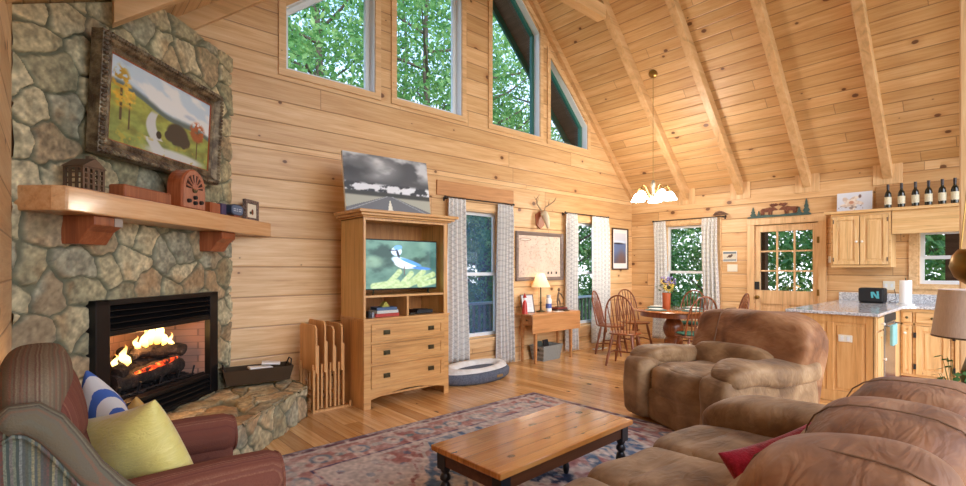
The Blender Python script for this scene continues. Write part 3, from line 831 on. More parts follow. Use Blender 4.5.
# woven trough of papers on the hearth
t = thing('woven_trough', 'dark woven trough basket of papers at the right end of stone hearth', 'basket', (1.42, 4.70, .317), math.radians(-8))
kf = NT('dark_wicker'); w_ = kf.n('ShaderNodeTexWave'); kf.l(kf.obj(), w_.inputs['Vector']); w_.inputs['Scale'].default_value = 40; w_.inputs['Distortion'].default_value = 3; kf.bump(w_.outputs['Fac'], .6, .01)
M['wicker'] = kf.done(kf.mix(w_.outputs['Fac'], S(52, 38, 26), S(92, 72, 48)), .7)
tb = MB()
def trough(mb, lx, ly, h, tp, th=.012):
    a, b = lx/2, ly/2; a2, b2 = a-tp, b-tp
    o = [(-a2, -b2, 0), (a2, -b2, 0), (a2, b2, 0), (-a2, b2, 0), (-a, -b, h), (a, -b, h), (a, b, h), (-a, b, h)]
    i = [(x-(th if x > 0 else -th), y-(th if y > 0 else -th), z+(th if z == 0 else 0)) for x, y, z in o]
    mb.add(o+i, [(3, 2, 1, 0), (0, 1, 5, 4), (1, 2, 6, 5), (2, 3, 7, 6), (3, 0, 4, 7), (8, 9, 10, 11), (9, 8, 12, 13), (10, 9, 13, 14), (11, 10, 14, 15), (8, 11, 15, 12),
                 (4, 5, 13, 12), (5, 6, 14, 13), (6, 7, 15, 14), (7, 4, 12, 15)])
trough(tb, .58, .25, .13, .03); tb.build('basket_body', M['wicker'], t)
tb = MB(); tb.tube([(.27, -.09, .12), (.285, -.05, .18), (.285, .05, .18), (.27, .09, .12)], .006, 6).build('handle', M['blackm'], t)
tb = MB(); tb.tube([(-.27, -.09, .12), (-.285, -.05, .18), (-.285, .05, .18), (-.27, .09, .12)], .006, 6).build('handle', M['blackm'], t)
c_, s_2 = math.cos(math.radians(-8)), math.sin(math.radians(-8))
for x, y, l, z, rr, nm in ((.02, -.02, .2, .33+.10, .1, 'flat folded papers lying in the woven trough'), (.12, .03, .16, .33+.125, -.2, 'white rolled booklet lying on top in the woven trough')):
    q = MB().box(-l/2, l/2, -.05, .05, 0, .02).build('papers', M['white'], None, bevel=.006, loc=(1.42+x*c_-y*s_2, 4.70+x*s_2+y*c_, z), rot=(0, .08, rr-.14)); tag(q, nm, 'papers')
    q.location.z = z-.0

# ------------------------------------------------------------------ folded tray tables in their rack
for i, x in enumerate((1.86, 1.945, 2.03, 2.115)):
    nm = ['folded wooden tray table nearest the stone hearth', 'folded wooden tray table, second from the hearth in the rack', 'folded wooden tray table, third from the hearth in the rack', 'folded wooden tray table nearest the tall cabinet'][i]
    t = thing('tray_table', nm, 'tray table', (x, 4.62, .02), 0, 'folded tray tables beside the hearth')
    dz = (0, .035, -.02, .0)[i]
    MB().prism([(-.19, .34), (.17, .34), (.19, .36), (.19, .76+dz), (.16, .79+dz), (-.16, .79+dz), (-.19, .76+dz)], 0, -.008, .010).build('tray_top', M['tray'], t, bevel=.003)
    for y in (-.17, .17):
        MB().box(.011, .029, y-.014, y+.014, 0, .60+dz).build('leg', M['tray'], t, bevel=.002)
        MB().box(-.026, -.009, y*.86-.014, y*.86+.014, 0.0, .42).build('leg', M['tray'], t, bevel=.002)
    MB().box(-.026, -.009, -.13, .13, .10, .13).build('crossbar', M['tray'], t)
t = thing('tray_rack', 'low wooden rack holding the folded tray tables', 'rack', (2.0, 4.62, 0))
MB().box(-.19, .20, -.205, -.18, 0, .018).box(-.19, .20, .18, .205, 0, .018).box(-.19, -.17, -.2, .2, .0, .018).box(.18, .20, -.2, .2, 0, .018).build('base', M['tray'], t)
MB().box(-.185, -.165, -.222, -.202, 0, .40).build('upright', M['tray'], t, bevel=.002)
MB().box(.178, .198, -.222, -.202, 0, .06).build('foot', M['tray'], t)

# ------------------------------------------------------------------ television cabinet
AX0, AX1, AY0, AY1 = 2.215, 3.225, 4.18, 4.67
t = thing('tv_cabinet', 'tall honey oak cabinet holding the television, with three drawers below', 'cabinet', ((AX0+AX1)/2, (AY0+AY1)/2, 0))
hw_, hd = (AX1-AX0)/2, (AY1-AY0)/2
lo = MB(); lo.box(-hw_, -hw_+.022, -hd+.02, hd, 0, .845).box(hw_-.022, hw_, -hd+.02, hd, 0, .845).box(-hw_+.022, hw_-.022, hd-.015, hd, .08, .845)
lo.box(-hw_+.022, hw_-.022, -hd+.02, hd, .10, .12)
lo.build('lower_carcass', M['oak'], t, bevel=.002)
ff = MB(); ff.box(-hw_, -hw_+.075, -hd, -hd+.02, 0, .845).box(hw_-.06, hw_, -hd, -hd+.02, 0, .845)
for z in (.805, .625, .42): ff.box(-hw_+.075, hw_-.06, -hd, -hd+.02, z-(0 if z > .8 else .012), z+(.04 if z > .8 else .012))
ff.prism([(-hw_+.075, .19)]+[(-hw_+.075+(2*hw_-.135)*k/12, .085+.055*math.sin(PI*k/12)) for k in range(13)]+[(hw_-.06, .19)], 1, -hd, -hd+.02)
ff.build('face_frame', M['oak_x'], t, bevel=.002)
MB().box(-hw_-.008, hw_+.008, -hd-.01, hd, .845, .865).build('waist_shelf', M['oak_x'], t, bevel=.003)
MB().box(-hw_+.07, hw_-.055, -hd+.019, -hd+.03, .15, .84).build('drawer_backing', M['oak_x'], t)
for z0, z1 in ((.640, .803), (.435, .611), (.193, .406)):
    dr = MB(); x0, x1 = -hw_+.078, hw_-.063
    dr.box(x0+.001, x1-.001, -hd+.002, -hd+.018, z0+.001, z1-.001)
    for a in ((x0, x0+.045, z0+.035, z1-.035), (x1-.045, x1, z0+.035, z1-.035), (x0, x1, z0, z0+.035), (x0, x1, z1-.035, z1)): dr.box(a[0], a[1], -hd-.008, -hd+.004, a[2], a[3])
    q = dr.build('drawer', M['oak_x'], t, bevel=.0025)
    for x in (x0+.17, x1-.17):
        h = MB().box(x-.036, x+.036, -hd+.001, -hd-.006, (z0+z1)/2-.022, (z0+z1)/2+.022)
        h.tube([(x-.026, -hd-.008, (z0+z1)/2+.008), (x-.024, -hd-.02, (z0+z1)/2-.012), (x+.024, -hd-.02, (z0+z1)/2-.012), (x+.026, -hd-.008, (z0+z1)/2+.008)], .004, 6)
        h.build('handle', M['bronze'], q)
uz0, uz1 = .865, 1.845
up_ = MB(); up_.box(-hw_+.005, -hw_+.027, -hd+.03, hd, uz0, uz1).box(hw_-.027, hw_-.005, -hd+.03, hd, uz0, uz1)
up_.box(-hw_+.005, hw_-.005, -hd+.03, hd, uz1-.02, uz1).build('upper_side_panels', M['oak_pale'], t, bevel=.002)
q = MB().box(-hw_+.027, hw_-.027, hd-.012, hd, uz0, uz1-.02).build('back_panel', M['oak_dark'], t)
uf = MB(); uf.box(-hw_+.005, -hw_+.028, -hd+.012, -hd+.03, uz0, uz1).box(hw_-.055, hw_-.005, -hd+.012, -hd+.03, uz0, uz1).box(-hw_+.028, hw_-.055, -hd+.012, -hd+.03, 1.81, uz1)
uf.build('upper_face_frame', M['oak'], t, bevel=.002)
MB().box(-hw_+.027, hw_-.027, -hd+.02, hd-.012, 1.065, 1.085).build('shelf', M['oak_x'], t)
MB().box(-.012, .012, -hd+.022, hd-.012, .865, 1.065).build('divider', M['oak'], t)
cr = MB()
for k, (e_, a, b) in enumerate(((.02, 1.835, 1.85), (.05, 1.85, 1.875), (.08, 1.875, 1.905))): cr.box(-hw_-e_, hw_+e_, -hd+.0-e_, hd, a, b)
cr.build('cornice', M['oak_x'], t, bevel=.006)
# television
def art_tv(u, v):
    c = mixc((58, 92, 82), (104, 138, 122), fbm(u*5, v*4, 3)); c = mixc(c, (34, 58, 52), sm(.45, .7, fbm(u*4+5, v*4, 8))); c = mixc(c, (78, 112, 110), sm(.75, 1, u)*.6)
    c = mixc(c, (142, 166, 140), ell(u, v, .08, .55, .15, .12, .5)*.5)
    for (x0, y0, x1, y1) in ((.1, .05, .42, .12), (.3, .1, .45, .34), (.45, .02, .62, .3), (.55, .05, .95, .28), (.6, .1, .8, .34), (.25, .02, .6, .08), (.75, .06, 1.0, .14)):
        tt = np.clip(((u-x0)*(x1-x0)+(v-y0)*(y1-y0))/((x1-x0)**2+(y1-y0)**2), 0, 1); dd = np.hypot(u-x0-tt*(x1-x0), (v-y0-tt*(y1-y0))*.6)
        c = mixc(c, mixc((116, 142, 92), (178, 190, 150), fbm(u*30, v*30, 2)), sm(.05, .03, dd))
    c = mixc(c, (176, 196, 224), ell(u, v, .52, .54, .2, .085, .12, -.55)); c = mixc(c, (206, 208, 214), ell(u, v, .50, .50, .13, .075, .2, -.5))
    c = mixc(c, (70, 128, 196), ell(u, v, .62, .55, .17, .035, .2, -.5)); c = mixc(c, (60, 110, 180), ell(u, v, .78, .42, .14, .03, .2, -.12))
    c = mixc(c, (186, 206, 234), ell(u, v, .41, .78, .075, .095, .1)); c = mixc(c, (96, 146, 206), ell(u, v, .43, .86, .06, .05, .2, .5)); c = mixc(c, (30, 34, 44), ell(u, v, .43, .73, .018, .09, .2, .2))
    c = mixc(c, (30, 34, 44), ell(u, v, .345, .80, .04, .014, .2)); c = mixc(c, (20, 20, 26), ell(u, v, .395, .80, .011, .014, .2)); c = mixc(c, (80, 70, 66), ((np.abs(u-.52) < .008) & (v > .28) & (v < .46)).astype(float))
    return c
t = thing('television', 'flat screen television showing a blue jay on a fir branch, in the tall cabinet', 'television', (2.735, 4.33, 1.085))
MB().box(-.435, .435, -.008, .03, .045, .555).build('bezel', M['black'], t, bevel=.004)
picture('screen', .85, .485, 140, 84, art_tv, M['tv'], t, -.0095, None, .058)
for x in (-.33, .33):
    MB().tube([(x-.05, -.07, .006), (x, .01, .05), (x+.04, .08, .006)], .007, 6).build('foot', M['black'], t)
# shelf contents
CZ = .866
for i, (z, rgb, w_, r_, nm) in enumerate(((0, (176, 56, 44), .27, .0, 'red board game box at the bottom of the stack in the cabinet'), (.032, (206, 206, 198), .25, .06, 'cream board game box in the middle of the stack in the cabinet'), (.062, (70, 96, 130), .22, -.08, 'blue board game box topmost of the stack in the cabinet'))):
    q = MB().box(-w_/2, w_/2, -.08, .08, 0, .03).build('game_box', plain('game_box_%d' % i, rgb, .5, 0, .1, 60), None, bevel=.002, loc=(2.52, 4.34, CZ+z), rot=(0, 0, r_)); tag(q, nm, 'game box', 'board games in the cabinet')
q = MB().prism([(-.045, 0), (.045, 0), (0, .055)], 1, -.03, .03).build('folded_cloth', plain('olive_yellow_fabric', (170, 160, 70), .8), None, loc=(2.53, 4.34, CZ+.0935)); tag(q, 'pointed olive yellow item standing on the board game boxes', 'ornament')
for i, (x, h_) in enumerate(((2.31, .06), (2.345, .05))):
    q = MB().box(-.012, .012, -.06, .06, 0, h_).build('dvd_case', M['blackm'] if i == 0 else plain('grey_case', (130, 134, 140), .4), None, loc=(x, 4.30, CZ)); tag(q, ['black disc case standing at left of the cabinet shelf', 'grey disc case standing against the board games'][i], 'disc case')
t = thing('game_console', 'low black media player in the right cabinet compartment', 'media player', (2.98, 4.36, CZ))
MB().box(-.10, .10, -.09, .09, .004, .04).build('case', M['blackm'], t, bevel=.004); MB().box(-.06, .06, -.05, .05, .04, .047).build('top_plate', M['black'], t)
MB().box(-.09, -.07, -.07, .07, 0, .004).box(.07, .09, -.07, .07, 0, .004).build('feet', M['black'], t)
q = MB().box(-.08, .08, -.02, .02, 0, .02).build('remote_control', M['black'], None, bevel=.005, loc=(2.83, 4.27, CZ), rot=(0, 0, .4)); tag(q, 'black remote control lying in the right cabinet compartment', 'remote control')
q = MB().tube([(2.83+.055*math.cos(a), 4.44+.04*math.sin(a), CZ+.008+.004*k) for k, a in enumerate([i*.6 for i in range(22)])], .004, 5).build('coiled_cable', M['black']); tag(q, 'black cable coiled behind the remote control in the cabinet', 'cable')
# road print leaning on top
def art_road(u, v):
    n = fbm(u*4, v*5, 12); c = mixc((76, 76, 78), (196, 196, 196), sm(.42, .68, n)*sm(.52, .75, v)+.08); c = mixc(c, (216, 216, 214), ell(u, v, .38, .78, .22, .2, .7)*.55); c = mixc(c, (60, 60, 62), ell(u, v, .15, .75, .2, .16, .6)*.7)
    m = fbm(u*14, v*14, 3); c = mixc(c, mixc((60, 62, 66), (232, 234, 238), sm(.42, .56, m)), (sm(.50+.05*fbm(u*9, 0*v, 8), .47, v))*sm(.34, .36, v))
    c = mixc(c, (66, 68, 64), sm(.37, .34, v)); c = mixc(c, (176, 176, 160), sm(.27, .24, np.abs(v-.1)+np.abs(u-.5)*.1)*sm(.30, .26, v))
    rw = .02+(.30-v)*2.0; c = mixc(c, (112, 114, 118), (np.abs(u-.5) < rw)*(v < .3)); c = mixc(c, (160, 162, 164), ((np.abs(np.abs(u-.5)-rw*.8) < .012) & (v < .29)).astype(float))
    c = mixc(c, (236, 232, 214), (np.abs(u-.5) < .006+(.22-v)*.14)*(v < .22)); return c
t = thing('canvas_print', 'black and white photograph of a road toward snowy mountains, leaning on the tall cabinet', 'canvas print')
t.matrix_world = Matrix.Translation((2.60, 4.33, 1.906)) @ Matrix.Rotation(math.radians(-3), 4, 'Z') @ Matrix.Rotation(math.radians(-9), 4, 'X') 
MB().box(-.48, .48, .001, .03, 0, .60).build('stretcher_frame', M['white'], t)
picture('printed_face', .96, .60, 130, 84, art_road, M['pic'], t, 0)
MB().tube([(.25, .03, .1), (.3, .06, .02), (.2, .08, .0)], .003, 5).build('hanging_wire', M['blackm'], t)

# ------------------------------------------------------------------ curtains and rods
kf = NT('patterned_curtain'); o = kf.n('ShaderNodeTexCoord').outputs['UV']; sp = kf.sep(o)
wv = kf.math('ADD', kf.math('MULTIPLY', sp[0], 9.0), kf.math('MULTIPLY', kf.math('SINE', kf.math('MULTIPLY', sp[1], 42.0)), .5))
wv2 = kf.math('SUBTRACT', kf.math('MULTIPLY', sp[0], 9.0), kf.math('MULTIPLY', kf.math('SINE', kf.math('MULTIPLY', sp[1], 42.0)), .5))
a = kf.math('ABSOLUTE', kf.math('SUBTRACT', kf.math('FRACT', wv), .5)); b = kf.math('ABSOLUTE', kf.math('SUBTRACT', kf.math('FRACT', wv2), .5))
ln = kf.math('MINIMUM', a, b); msk = kf.mr(ln, .03, .11, 1, 0)
n = kf.noise(kf.n('ShaderNodeTexCoord').outputs['Object'], 60, 2)
col = kf.mix(kf.math('MULTIPLY', msk, kf.math('ADD', kf.math('MULTIPLY', n, .5), .15)), S(240, 238, 234), S(150, 148, 154))
M['curt'] = kf.done(col, .9, 0, .1)
tl = kf.n('ShaderNodeBsdfTranslucent'); kf.l(col, tl.inputs[0]); mx = kf.n('ShaderNodeMixShader'); mx.inputs[0].default_value = .25
kf.l(kf.b.outputs[0], mx.inputs[1]); kf.l(tl.outputs[0], mx.inputs[2]); kf.l(mx.outputs[0], kf.out.inputs['Surface'])
def curtain(x0, x1, z0, z1, flare=0, seed=0, folds=5):
    nx, nz = 70, 40; U, V = np.meshgrid(np.linspace(0, 1, nx), np.linspace(0, 1, nz))
    w = (x1-x0); c = (x0+x1)/2
    wid = 1+flare*(1-V)**1.3
    X = c+(U-.5)*w*wid+.012*np.sin(V*5+seed)
    Y = (.028+.012*(1-V))*np.sin(U*folds*2*PI+.6*np.sin(V*4+seed))+.006*np.sin(U*folds*4*PI+2)
    Y = Y*(.5+.5*sm(1, .9, V))
    mb = MB(); P = np.stack([X, Y, z0+V*(z1-z0)], -1)
    mb.v = [tuple(map(float, q)) for q in P.reshape(-1, 3)]
    mb.f = [(i*nx+j, i*nx+j+1, (i+1)*nx+j+1, (i+1)*nx+j) for i in range(nz-1) for j in range(nx-1)]; mb.mi = [0]*len(mb.f)
    return mb, np.stack([U*w*2.2+seed, V*(z1-z0)], -1)
def hang(cx, x0, x1, z0, z1, Mx, label, flare=0, seed=0, folds=5):
    mb, uv = curtain(x0, x1, z0, z1, flare, seed, folds)
    o = mb.build('curtain', M['curt'], None, smooth=180, solid=.003); o.matrix_world = Mx
    ul = o.data.uv_layers.new(name='UVMap'); f = uv.reshape(-1, 2); li = np.zeros(len(o.data.loops), int); o.data.loops.foreach_get('vertex_index', li); ul.data.foreach_set('uv', f[li].ravel())
    tag(o, label, 'curtain', 'patterned curtains'); return o
def rodset(x0, x1, z, Mx, label):
    t = thing('curtain_rod', label, 'curtain rod'); t.matrix_world = Mx
    MB().tube([(x0, 0, z), (x1, 0, z)], .008, 8).build('rod', M['blackm'], t, smooth=60)
    for x in (x0, x1): MB().puff((x, 0, z), (.035, .035, .035), 2, 4).build('finial', M['blackm'], t, smooth=80)
    for x in (x0+.04, x1-.04): MB().box(x-.006, x+.006, -.004, .085, z-.02, z-.008).box(x-.012, x+.012, .078, .085, z-.04, z+.01).build('bracket', M['blackm'], t)
MG = Matrix.Translation((0, GY-.09, 0)); MEc = Matrix.Translation((EX-.09, 0, 0)) @ Matrix.Rotation(-PI/2, 4, 'Z')
rodset(3.70, 4.91, 2.245, MG, 'black curtain rod over the window beside the tall cabinet')
rodset(6.07, 7.25, 2.228, MG, 'black curtain rod over the window behind the desk')
rodset(-4.47, -3.22, 2.18, MEc, 'black curtain rod over the window behind the dining table')
hang(0, 3.755, 4.03, .15, 2.235, MG, 'patterned curtain panel beside the tall cabinet, its foot in the dog bed', .35, 1, 4)
hang(0, 4.60, 4.89, .03, 2.235, MG, 'patterned curtain panel between the first window and the framed map', .12, 2.3, 5)
hang(0, 6.10, 6.36, .03, 2.218, MG, 'patterned curtain panel behind the right end of the desk', .12, 3.1, 4)
hang(0, 6.80, 7.26, .09, 2.218, MG, 'patterned curtain panel between the desk window and the lake print', .10, 4.4, 5)
hang(0, -4.46, -4.23, .1, 2.17, MEc, 'patterned curtain panel left of the window behind the dining table', .1, 5.2, 4)
hang(0, -3.59, -3.34, .1, 2.17, MEc, 'patterned curtain panel right of the window behind the dining table', .12, 6.7, 4)

# ------------------------------------------------------------------ things on the gable wall
def art_map(u, v):
    n = fbm(u*7, v*5, 5); c = mixc((206, 180, 160), (222, 204, 188), n); c = mixc(c, (176, 150, 136), (np.abs(fbm(u*9, v*7, 22)-.5) < .02)*.5)
    c = mixc(c, (140, 116, 104), (fbm(u*40, v*30, 13) > .68)*.3)
    c = mixc(c, (110, 84, 72), ell(u, v, .16, .90, .13, .035, .1)*.8); c = mixc(c, (222, 204, 188), ell(u, v, .16, .90, .115, .022, .1))
    for x in (.70, .78, .9): c = mixc(c, (56, 50, 50), ((np.abs(u-x) < .018) & (np.abs(v-.10) < .03)).astype(float))
    return c
M['grey_frame'] = wood('grey_brown_frame', (112, 94, 86), (136, 118, 108), 0, 1, .5)
t = thing('framed_map', 'large framed vintage map in a grey brown frame above the desk', 'map', (5.565, GY-.002, 1.16))
pframe(-.533, .533, 0, .73, [(0, 0), (0, -.03), (.012, -.034), (.05, -.024), (.055, 0)], M['grey_frame'], t)
picture('map_sheet', .96, .62, 130, 84, art_map, M['picg'], t, -.006, None, .055)
def art_lake(u, v):
    c = mixc((170, 186, 214), (216, 218, 226), v); c = mixc(c, (96, 118, 160), sm(.72, .62, v)); c = mixc(c, (206, 222, 240), ell(u, v, .5, .68, .5, .04, .5)); c = mixc(c, (50, 50, 60), ell(u, v, .4, .64, .4, .02, .3))
    c = mixc(c, (88, 74, 74), sm(.5, .1, v)*(.5+.5*fbm(u*12, v*3, 3))); c = mixc(c, (128, 92, 76), ell(u, v, .6, .2, .25, .25, .6)*.6); b = ((u < .1) | (u > .9) | (v < .13) | (v > .9)).astype(float)
    return mixc(c, (236, 236, 232), b)
t = thing('framed_print', 'tall narrow framed print of a blue lake near the room corner', 'picture', (7.74, GY-.002, 1.32))
pframe(-.26, .26, 0, .75, [(0, 0), (0, -.022), (.022, -.022), (.022, 0)], plain('dark_brown_frame', (66, 46, 36), .4), t)
picture('print', .476, .706, 50, 80, art_lake, M['picg'], t, -.005, None, .022)
# deer skull mount
t = thing('deer_skull', 'small deer skull with antlers mounted above the framed map', 'skull', (5.56, GY-.002, 2.10))
M['bone'] = plain('pale_bone', (216, 200, 172), .6, 0, .12, 14); M['antler'] = plain('antler', (150, 128, 98), .6, 0, .12, 30)
MB().prism([(-.09, -.10), (0, -.16), (.09, -.10), (.10, .06), (0, .12), (-.10, .06)], 1, -.02, 0).build('wall_plaque', M['corbel'], t, bevel=.004)
sk = MB(); sk.tube([(0, -.05, .09), (0, -.09, .07), (0, -.13, 0), (.0, -.16, -.09), (0, -.17, -.16)], [.03, .055, .052, .034, .018], 12)
sk.puff((-.045, -.09, .05), (.04, .05, .04), 2, 5).puff((.045, -.09, .05), (.04, .05, .04), 2, 5).build('skull_bone', M['bone'], t, smooth=80)
for s in (-1, 1):
    an = MB(); an.tube([(s*.03, -.07, .11), (s*.07, -.05, .17), (s*.15, -.07, .22), (s*.20, -.12, .27), (s*.19, -.17, .33)], [.012, .01, .009, .007, .002], 6)
    an.tube([(s*.13, -.065, .21), (s*.12, -.09, .30)], [.007, .002], 5).tube([(s*.19, -.10, .26), (s*.25, -.11, .31)], [.006, .002], 5)
    an.build('antler', M['antler'], t, smooth=60)

# ------------------------------------------------------------------ drop-leaf desk and what stands on it
t = thing('desk', 'honey wood drop-leaf desk against the gable wall under the framed map', 'desk', (5.49, 4.70, 0))
TZ = .70
MB().box(-.50, .58, -.11, .20, TZ-.02, TZ).build('tabletop', M['desk'], t, bevel=.004)
MB().box(-.49, .58, -.128, -.112, TZ-.27, TZ-.003).build('drop_leaf', M['desk'], t, bevel=.004)
MB().box(-.40, .42, -.09, .18, TZ-.17, TZ-.02).build('apron', M['desk'], t)
q = MB().box(-.412, -.40, -.05, .15, TZ-.155, TZ-.035).build('drawer', M['desk'], t, bevel=.002)
MB().lathe([(.012, -.43), (.008, -.412)], (0, .05, TZ-.095), 10, axis=0).build('drawer_knob', M['bronze'], q)
MB().box(-.47, -.455, -.112, -.102, TZ-.24, TZ-.02).build('leaf_bracket', M['steel'], t)
for x in (-.39, .40):
    for y in (-.085, .165): MB().add([(x-.022, y-.022, TZ-.17), (x+.022, y-.022, TZ-.17), (x+.022, y+.022, TZ-.17), (x-.022, y+.022, TZ-.17), (x-.014, y-.014, 0), (x+.014, y-.014, 0), (x+.014, y+.014, 0), (x-.014, y+.014, 0)],
        [(0, 1, 2, 3), (7, 6, 5, 4), (0, 4, 5, 1), (1, 5, 6, 2), (2, 6, 7, 3), (3, 7, 4, 0)]).build('leg', M['desk'], t)
M['shade'] = NT('linen_shade'); k_ = M['shade']; tl = k_.n('ShaderNodeBsdfTranslucent'); tl.inputs[0].default_value = S(240, 230, 214); mx = k_.n('ShaderNodeMixShader'); mx.inputs[0].default_value = .3
k_.b.inputs['Base Color'].default_value = S(226, 216, 196); k_.b.inputs['Roughness'].default_value = .9; k_.l(k_.b.outputs[0], mx.inputs[1]); k_.l(tl.outputs[0], mx.inputs[2]); k_.l(mx.outputs[0], k_.out.inputs['Surface']); M['shade'] = k_.m
def light(name, loc, power, rgb, r=.04, parent=None):
    l = bpy.data.lights.new(name, 'POINT'); l.energy = power; l.color = S(*rgb)[:3]; l.shadow_soft_size = r
    o = bpy.data.objects.new(name, l); COL.objects.link(o); o.location = loc
    if parent: o.parent = parent
t = thing('table_lamp', 'small brass lamp with a cream cone shade on the desk', 'lamp', (5.42, 4.80, TZ))
MB().lathe([(0, 0), (.065, 0), (.065, .012), (.04, .022), (.014, .035), (.011, .12), (.018, .14), (.010, .16), (.009, .37), (0, .37)], n=16).build('base', M['bronze'], t, smooth=40)
MB().lathe([(.14, .37), (.05, .57)], n=28).build('lamp_shade', M['shade'], t, smooth=60, solid=.003)
MB().puff((0, 0, .45), (.05, .05, .07), 2, 5).build('bulb', emitmat('warm_bulb', (255, 236, 206), 10), t, smooth=80)
light('bulb_light', (0, 0, .53), 6, (255, 226, 190), .03, t)
t = thing('desk_picture_frame', 'white document in a thin dark frame leaning on the desk', 'picture frame'); t.matrix_world = Matrix.Translation((5.16, 4.80, TZ)) @ Matrix.Rotation(-.25, 4, 'Z') @ Matrix.Rotation(-.22, 4, 'X')
pframe(-.105, .105, .0, .27, [(0, .012), (0, -.006), (.012, -.006), (.012, .012)], M['grey_frame'], t)
picture('document', .186, .246, 16, 24, lambda u, v: mixc((226, 226, 224), (188, 190, 196), ((np.abs(u-.5) < .36) & (np.sin(v*60) > .5) & (v < .85)).astype(float)*.5), M['picg'], t, -.001, None, .012)
MB().box(-.02, .02, .012, .06, 0.0, .012).build('stand', M['grey_frame'], t)
t = thing('red_figurine', 'narrow red and white figurine at the left end of the desk', 'figurine', (5.035, 4.76, TZ))
MB().lathe([(0, 0), (.042, 0), (.04, .02), (.035, .10), (.028, .16), (.014, .19), (0, .195)], n=14).build('body', plain('red_glaze', (190, 50, 40), .3), t, smooth=50)
MB().puff((0, 0, .215), (.05, .05, .05), 2, 5).build('head', M['white'], t, smooth=80)
MB().lathe([(.03, .228), (.018, .26), (0, .30)], n=12).build('hat', plain('red_hat', (180, 44, 36), .5), t, smooth=40)
t = thing('white_canister', 'white canister with a blue badge beside the desk lamp', 'canister', (5.575, 4.78, TZ))
MB().lathe([(0, 0), (.045, 0), (.045, .18), (.03, .2), (0, .2)], n=18).build('body', M['white'], t, smooth=40)
MB().lathe([(.034, .2), (.034, .245), (0, .25)], n=16).build('lid', plain('pale_grey_lid', (196, 200, 206), .4), t, smooth=40)
MB().lathe([(.0455, .05), (.0455, .12)], n=18).build('blue_band', plain('blue_badge', (84, 104, 170), .4), t, smooth=40)
for i, (z, rgb, w_, nm) in enumerate(((0, (44, 40, 46), .24, 'black book at the bottom of the pair on the desk'), (.024, (122, 48, 44), .22, 'dark red book lying on the black book on the desk'))):
    q = MB().box(-w_/2, w_/2, -.07, .07, 0, .023).build('book', plain('desk_book_%d' % i, rgb, .5), None, bevel=.002, loc=(5.86, 4.81, TZ+z)); tag(q, nm, 'book')
t = thing('jointed_figure', 'small metal leaning figure sculpture standing on the books', 'sculpture', (5.86, 4.81, TZ+.047))
MB().box(-.06, .06, -.035, .035, 0, .012).build('base', M['tin'], t)
MB().tube([(-.03, 0, .01), (-.045, 0, .09), (-.03, 0, .17), (-.01, 0, .24)], [.01, .014, .016, .012], 8).tube([(.02, 0, .01), (.015, 0, .07), (-.02, 0, .14)], [.008, .012, .012], 8).tube([(-.02, 0, .22), (.04, 0, .20), (.10, 0, .13)], [.009, .012, .007], 8).puff((-.01, 0, .27), (.045, .04, .055), 2, 5).build('figure', M['tin'], t, smooth=70)
q = MB().box(-.09, .09, -.05, .05, 0, .004).build('paper_sheet', M['white'], None, loc=(5.66, 4.67, TZ+.0005), rot=(0, 0, .1)); tag(q, 'white papers lying flat at the front of the desk', 'papers')
q = MB().box(-.008, .10, -.02, .02, 0, .012).build('pen_tray', M['bronze'], None, loc=(5.80, 4.66, TZ+.0005), rot=(0, 0, .05)); tag(q, 'small bronze tray on the right front of the desk', 'tray')
# fabric bin
kf = NT('grey_wicker'); w_ = kf.n('ShaderNodeTexWave'); kf.l(kf.obj(), w_.inputs['Vector']); w_.inputs['Scale'].default_value = 30; w_.inputs['Distortion'].default_value = 4; kf.bump(w_.outputs['Fac'], .5, .006)
M['bin'] = kf.done(kf.mix(w_.outputs['Fac'], S(120, 122, 118), S(156, 158, 152)), .8)
t = thing('storage_bin', 'grey woven storage bin on the floor under the desk', 'bin', (5.50, 4.76, 0), .05)
tb = MB(); trough(tb, .46, .27, .22, .035); tb.build('bin_body', M['bin'], t)
for s in (-1, 1): MB().box(s*.222-.004, s*.222+.004, -.045, .045, .15, .18).build('handle', M['blackm'], t)
q = MB().box(-.06, .06, -.012, .012, 0, .20).build('black_case', M['blackm'], None, bevel=.006, loc=(5.52, 4.75, .09), rot=(-.25, 0, .1)); tag(q, 'black flat case standing in the grey bin under the desk', 'case')
q = MB().box(-.04, .04, -.01, .01, 0, .17).build('folder', plain('dark_green_folder', (50, 60, 50), .6), None, loc=(5.40, 4.80, .10), rot=(-.1, 0, -.3)); tag(q, 'dark green folder standing in the grey bin under the desk', 'folder')
# simple wooden stool behind the desk legs
# dog bed
t = thing('dog_bed', 'oval grey dog bed with white fleece lining beside the tall cabinet', 'dog bed', (3.88, 4.50, 0), math.radians(5))
kf = NT('grey_denim'); kf.bump(kf.noise(kf.obj(), 160, 2), .4, .004); M['denim'] = kf.done(kf.ramp(kf.noise(kf.obj(), 60), [(.35, S(76, 82, 96)), (.65, S(104, 110, 124))]), .9)
kf = NT('white_fleece'); kf.bump(kf.noise(kf.obj(), 45, 4), .8, .02); M['fleece'] = kf.done(kf.ramp(kf.noise(kf.obj(), 9), [(.3, S(216, 212, 204)), (.6, S(236, 234, 230))]), .95)
def oval(mb, a, b, r, z, n=48, m=12, n0=0, n1=48, sq=1.0):
    vs = []; fs = []
    for i in range(n):
        th = 2*PI*i/n
        for j in range(m):
            ph = 2*PI*j/m; rr = r*(1-.25*max(0, -math.sin(th))**2)
            vs.append(((a+rr*math.cos(ph))*math.cos(th), (b+rr*math.cos(ph))*math.sin(th), z+rr*sq*math.sin(ph)))
    for i in range(n):
        for j in range(m): fs.append((i*m+j, ((i+1) % n)*m+j, ((i+1) % n)*m+(j+1) % m, i*m+(j+1) % m))
    mb.add(vs, fs)
a, b = .53, .30
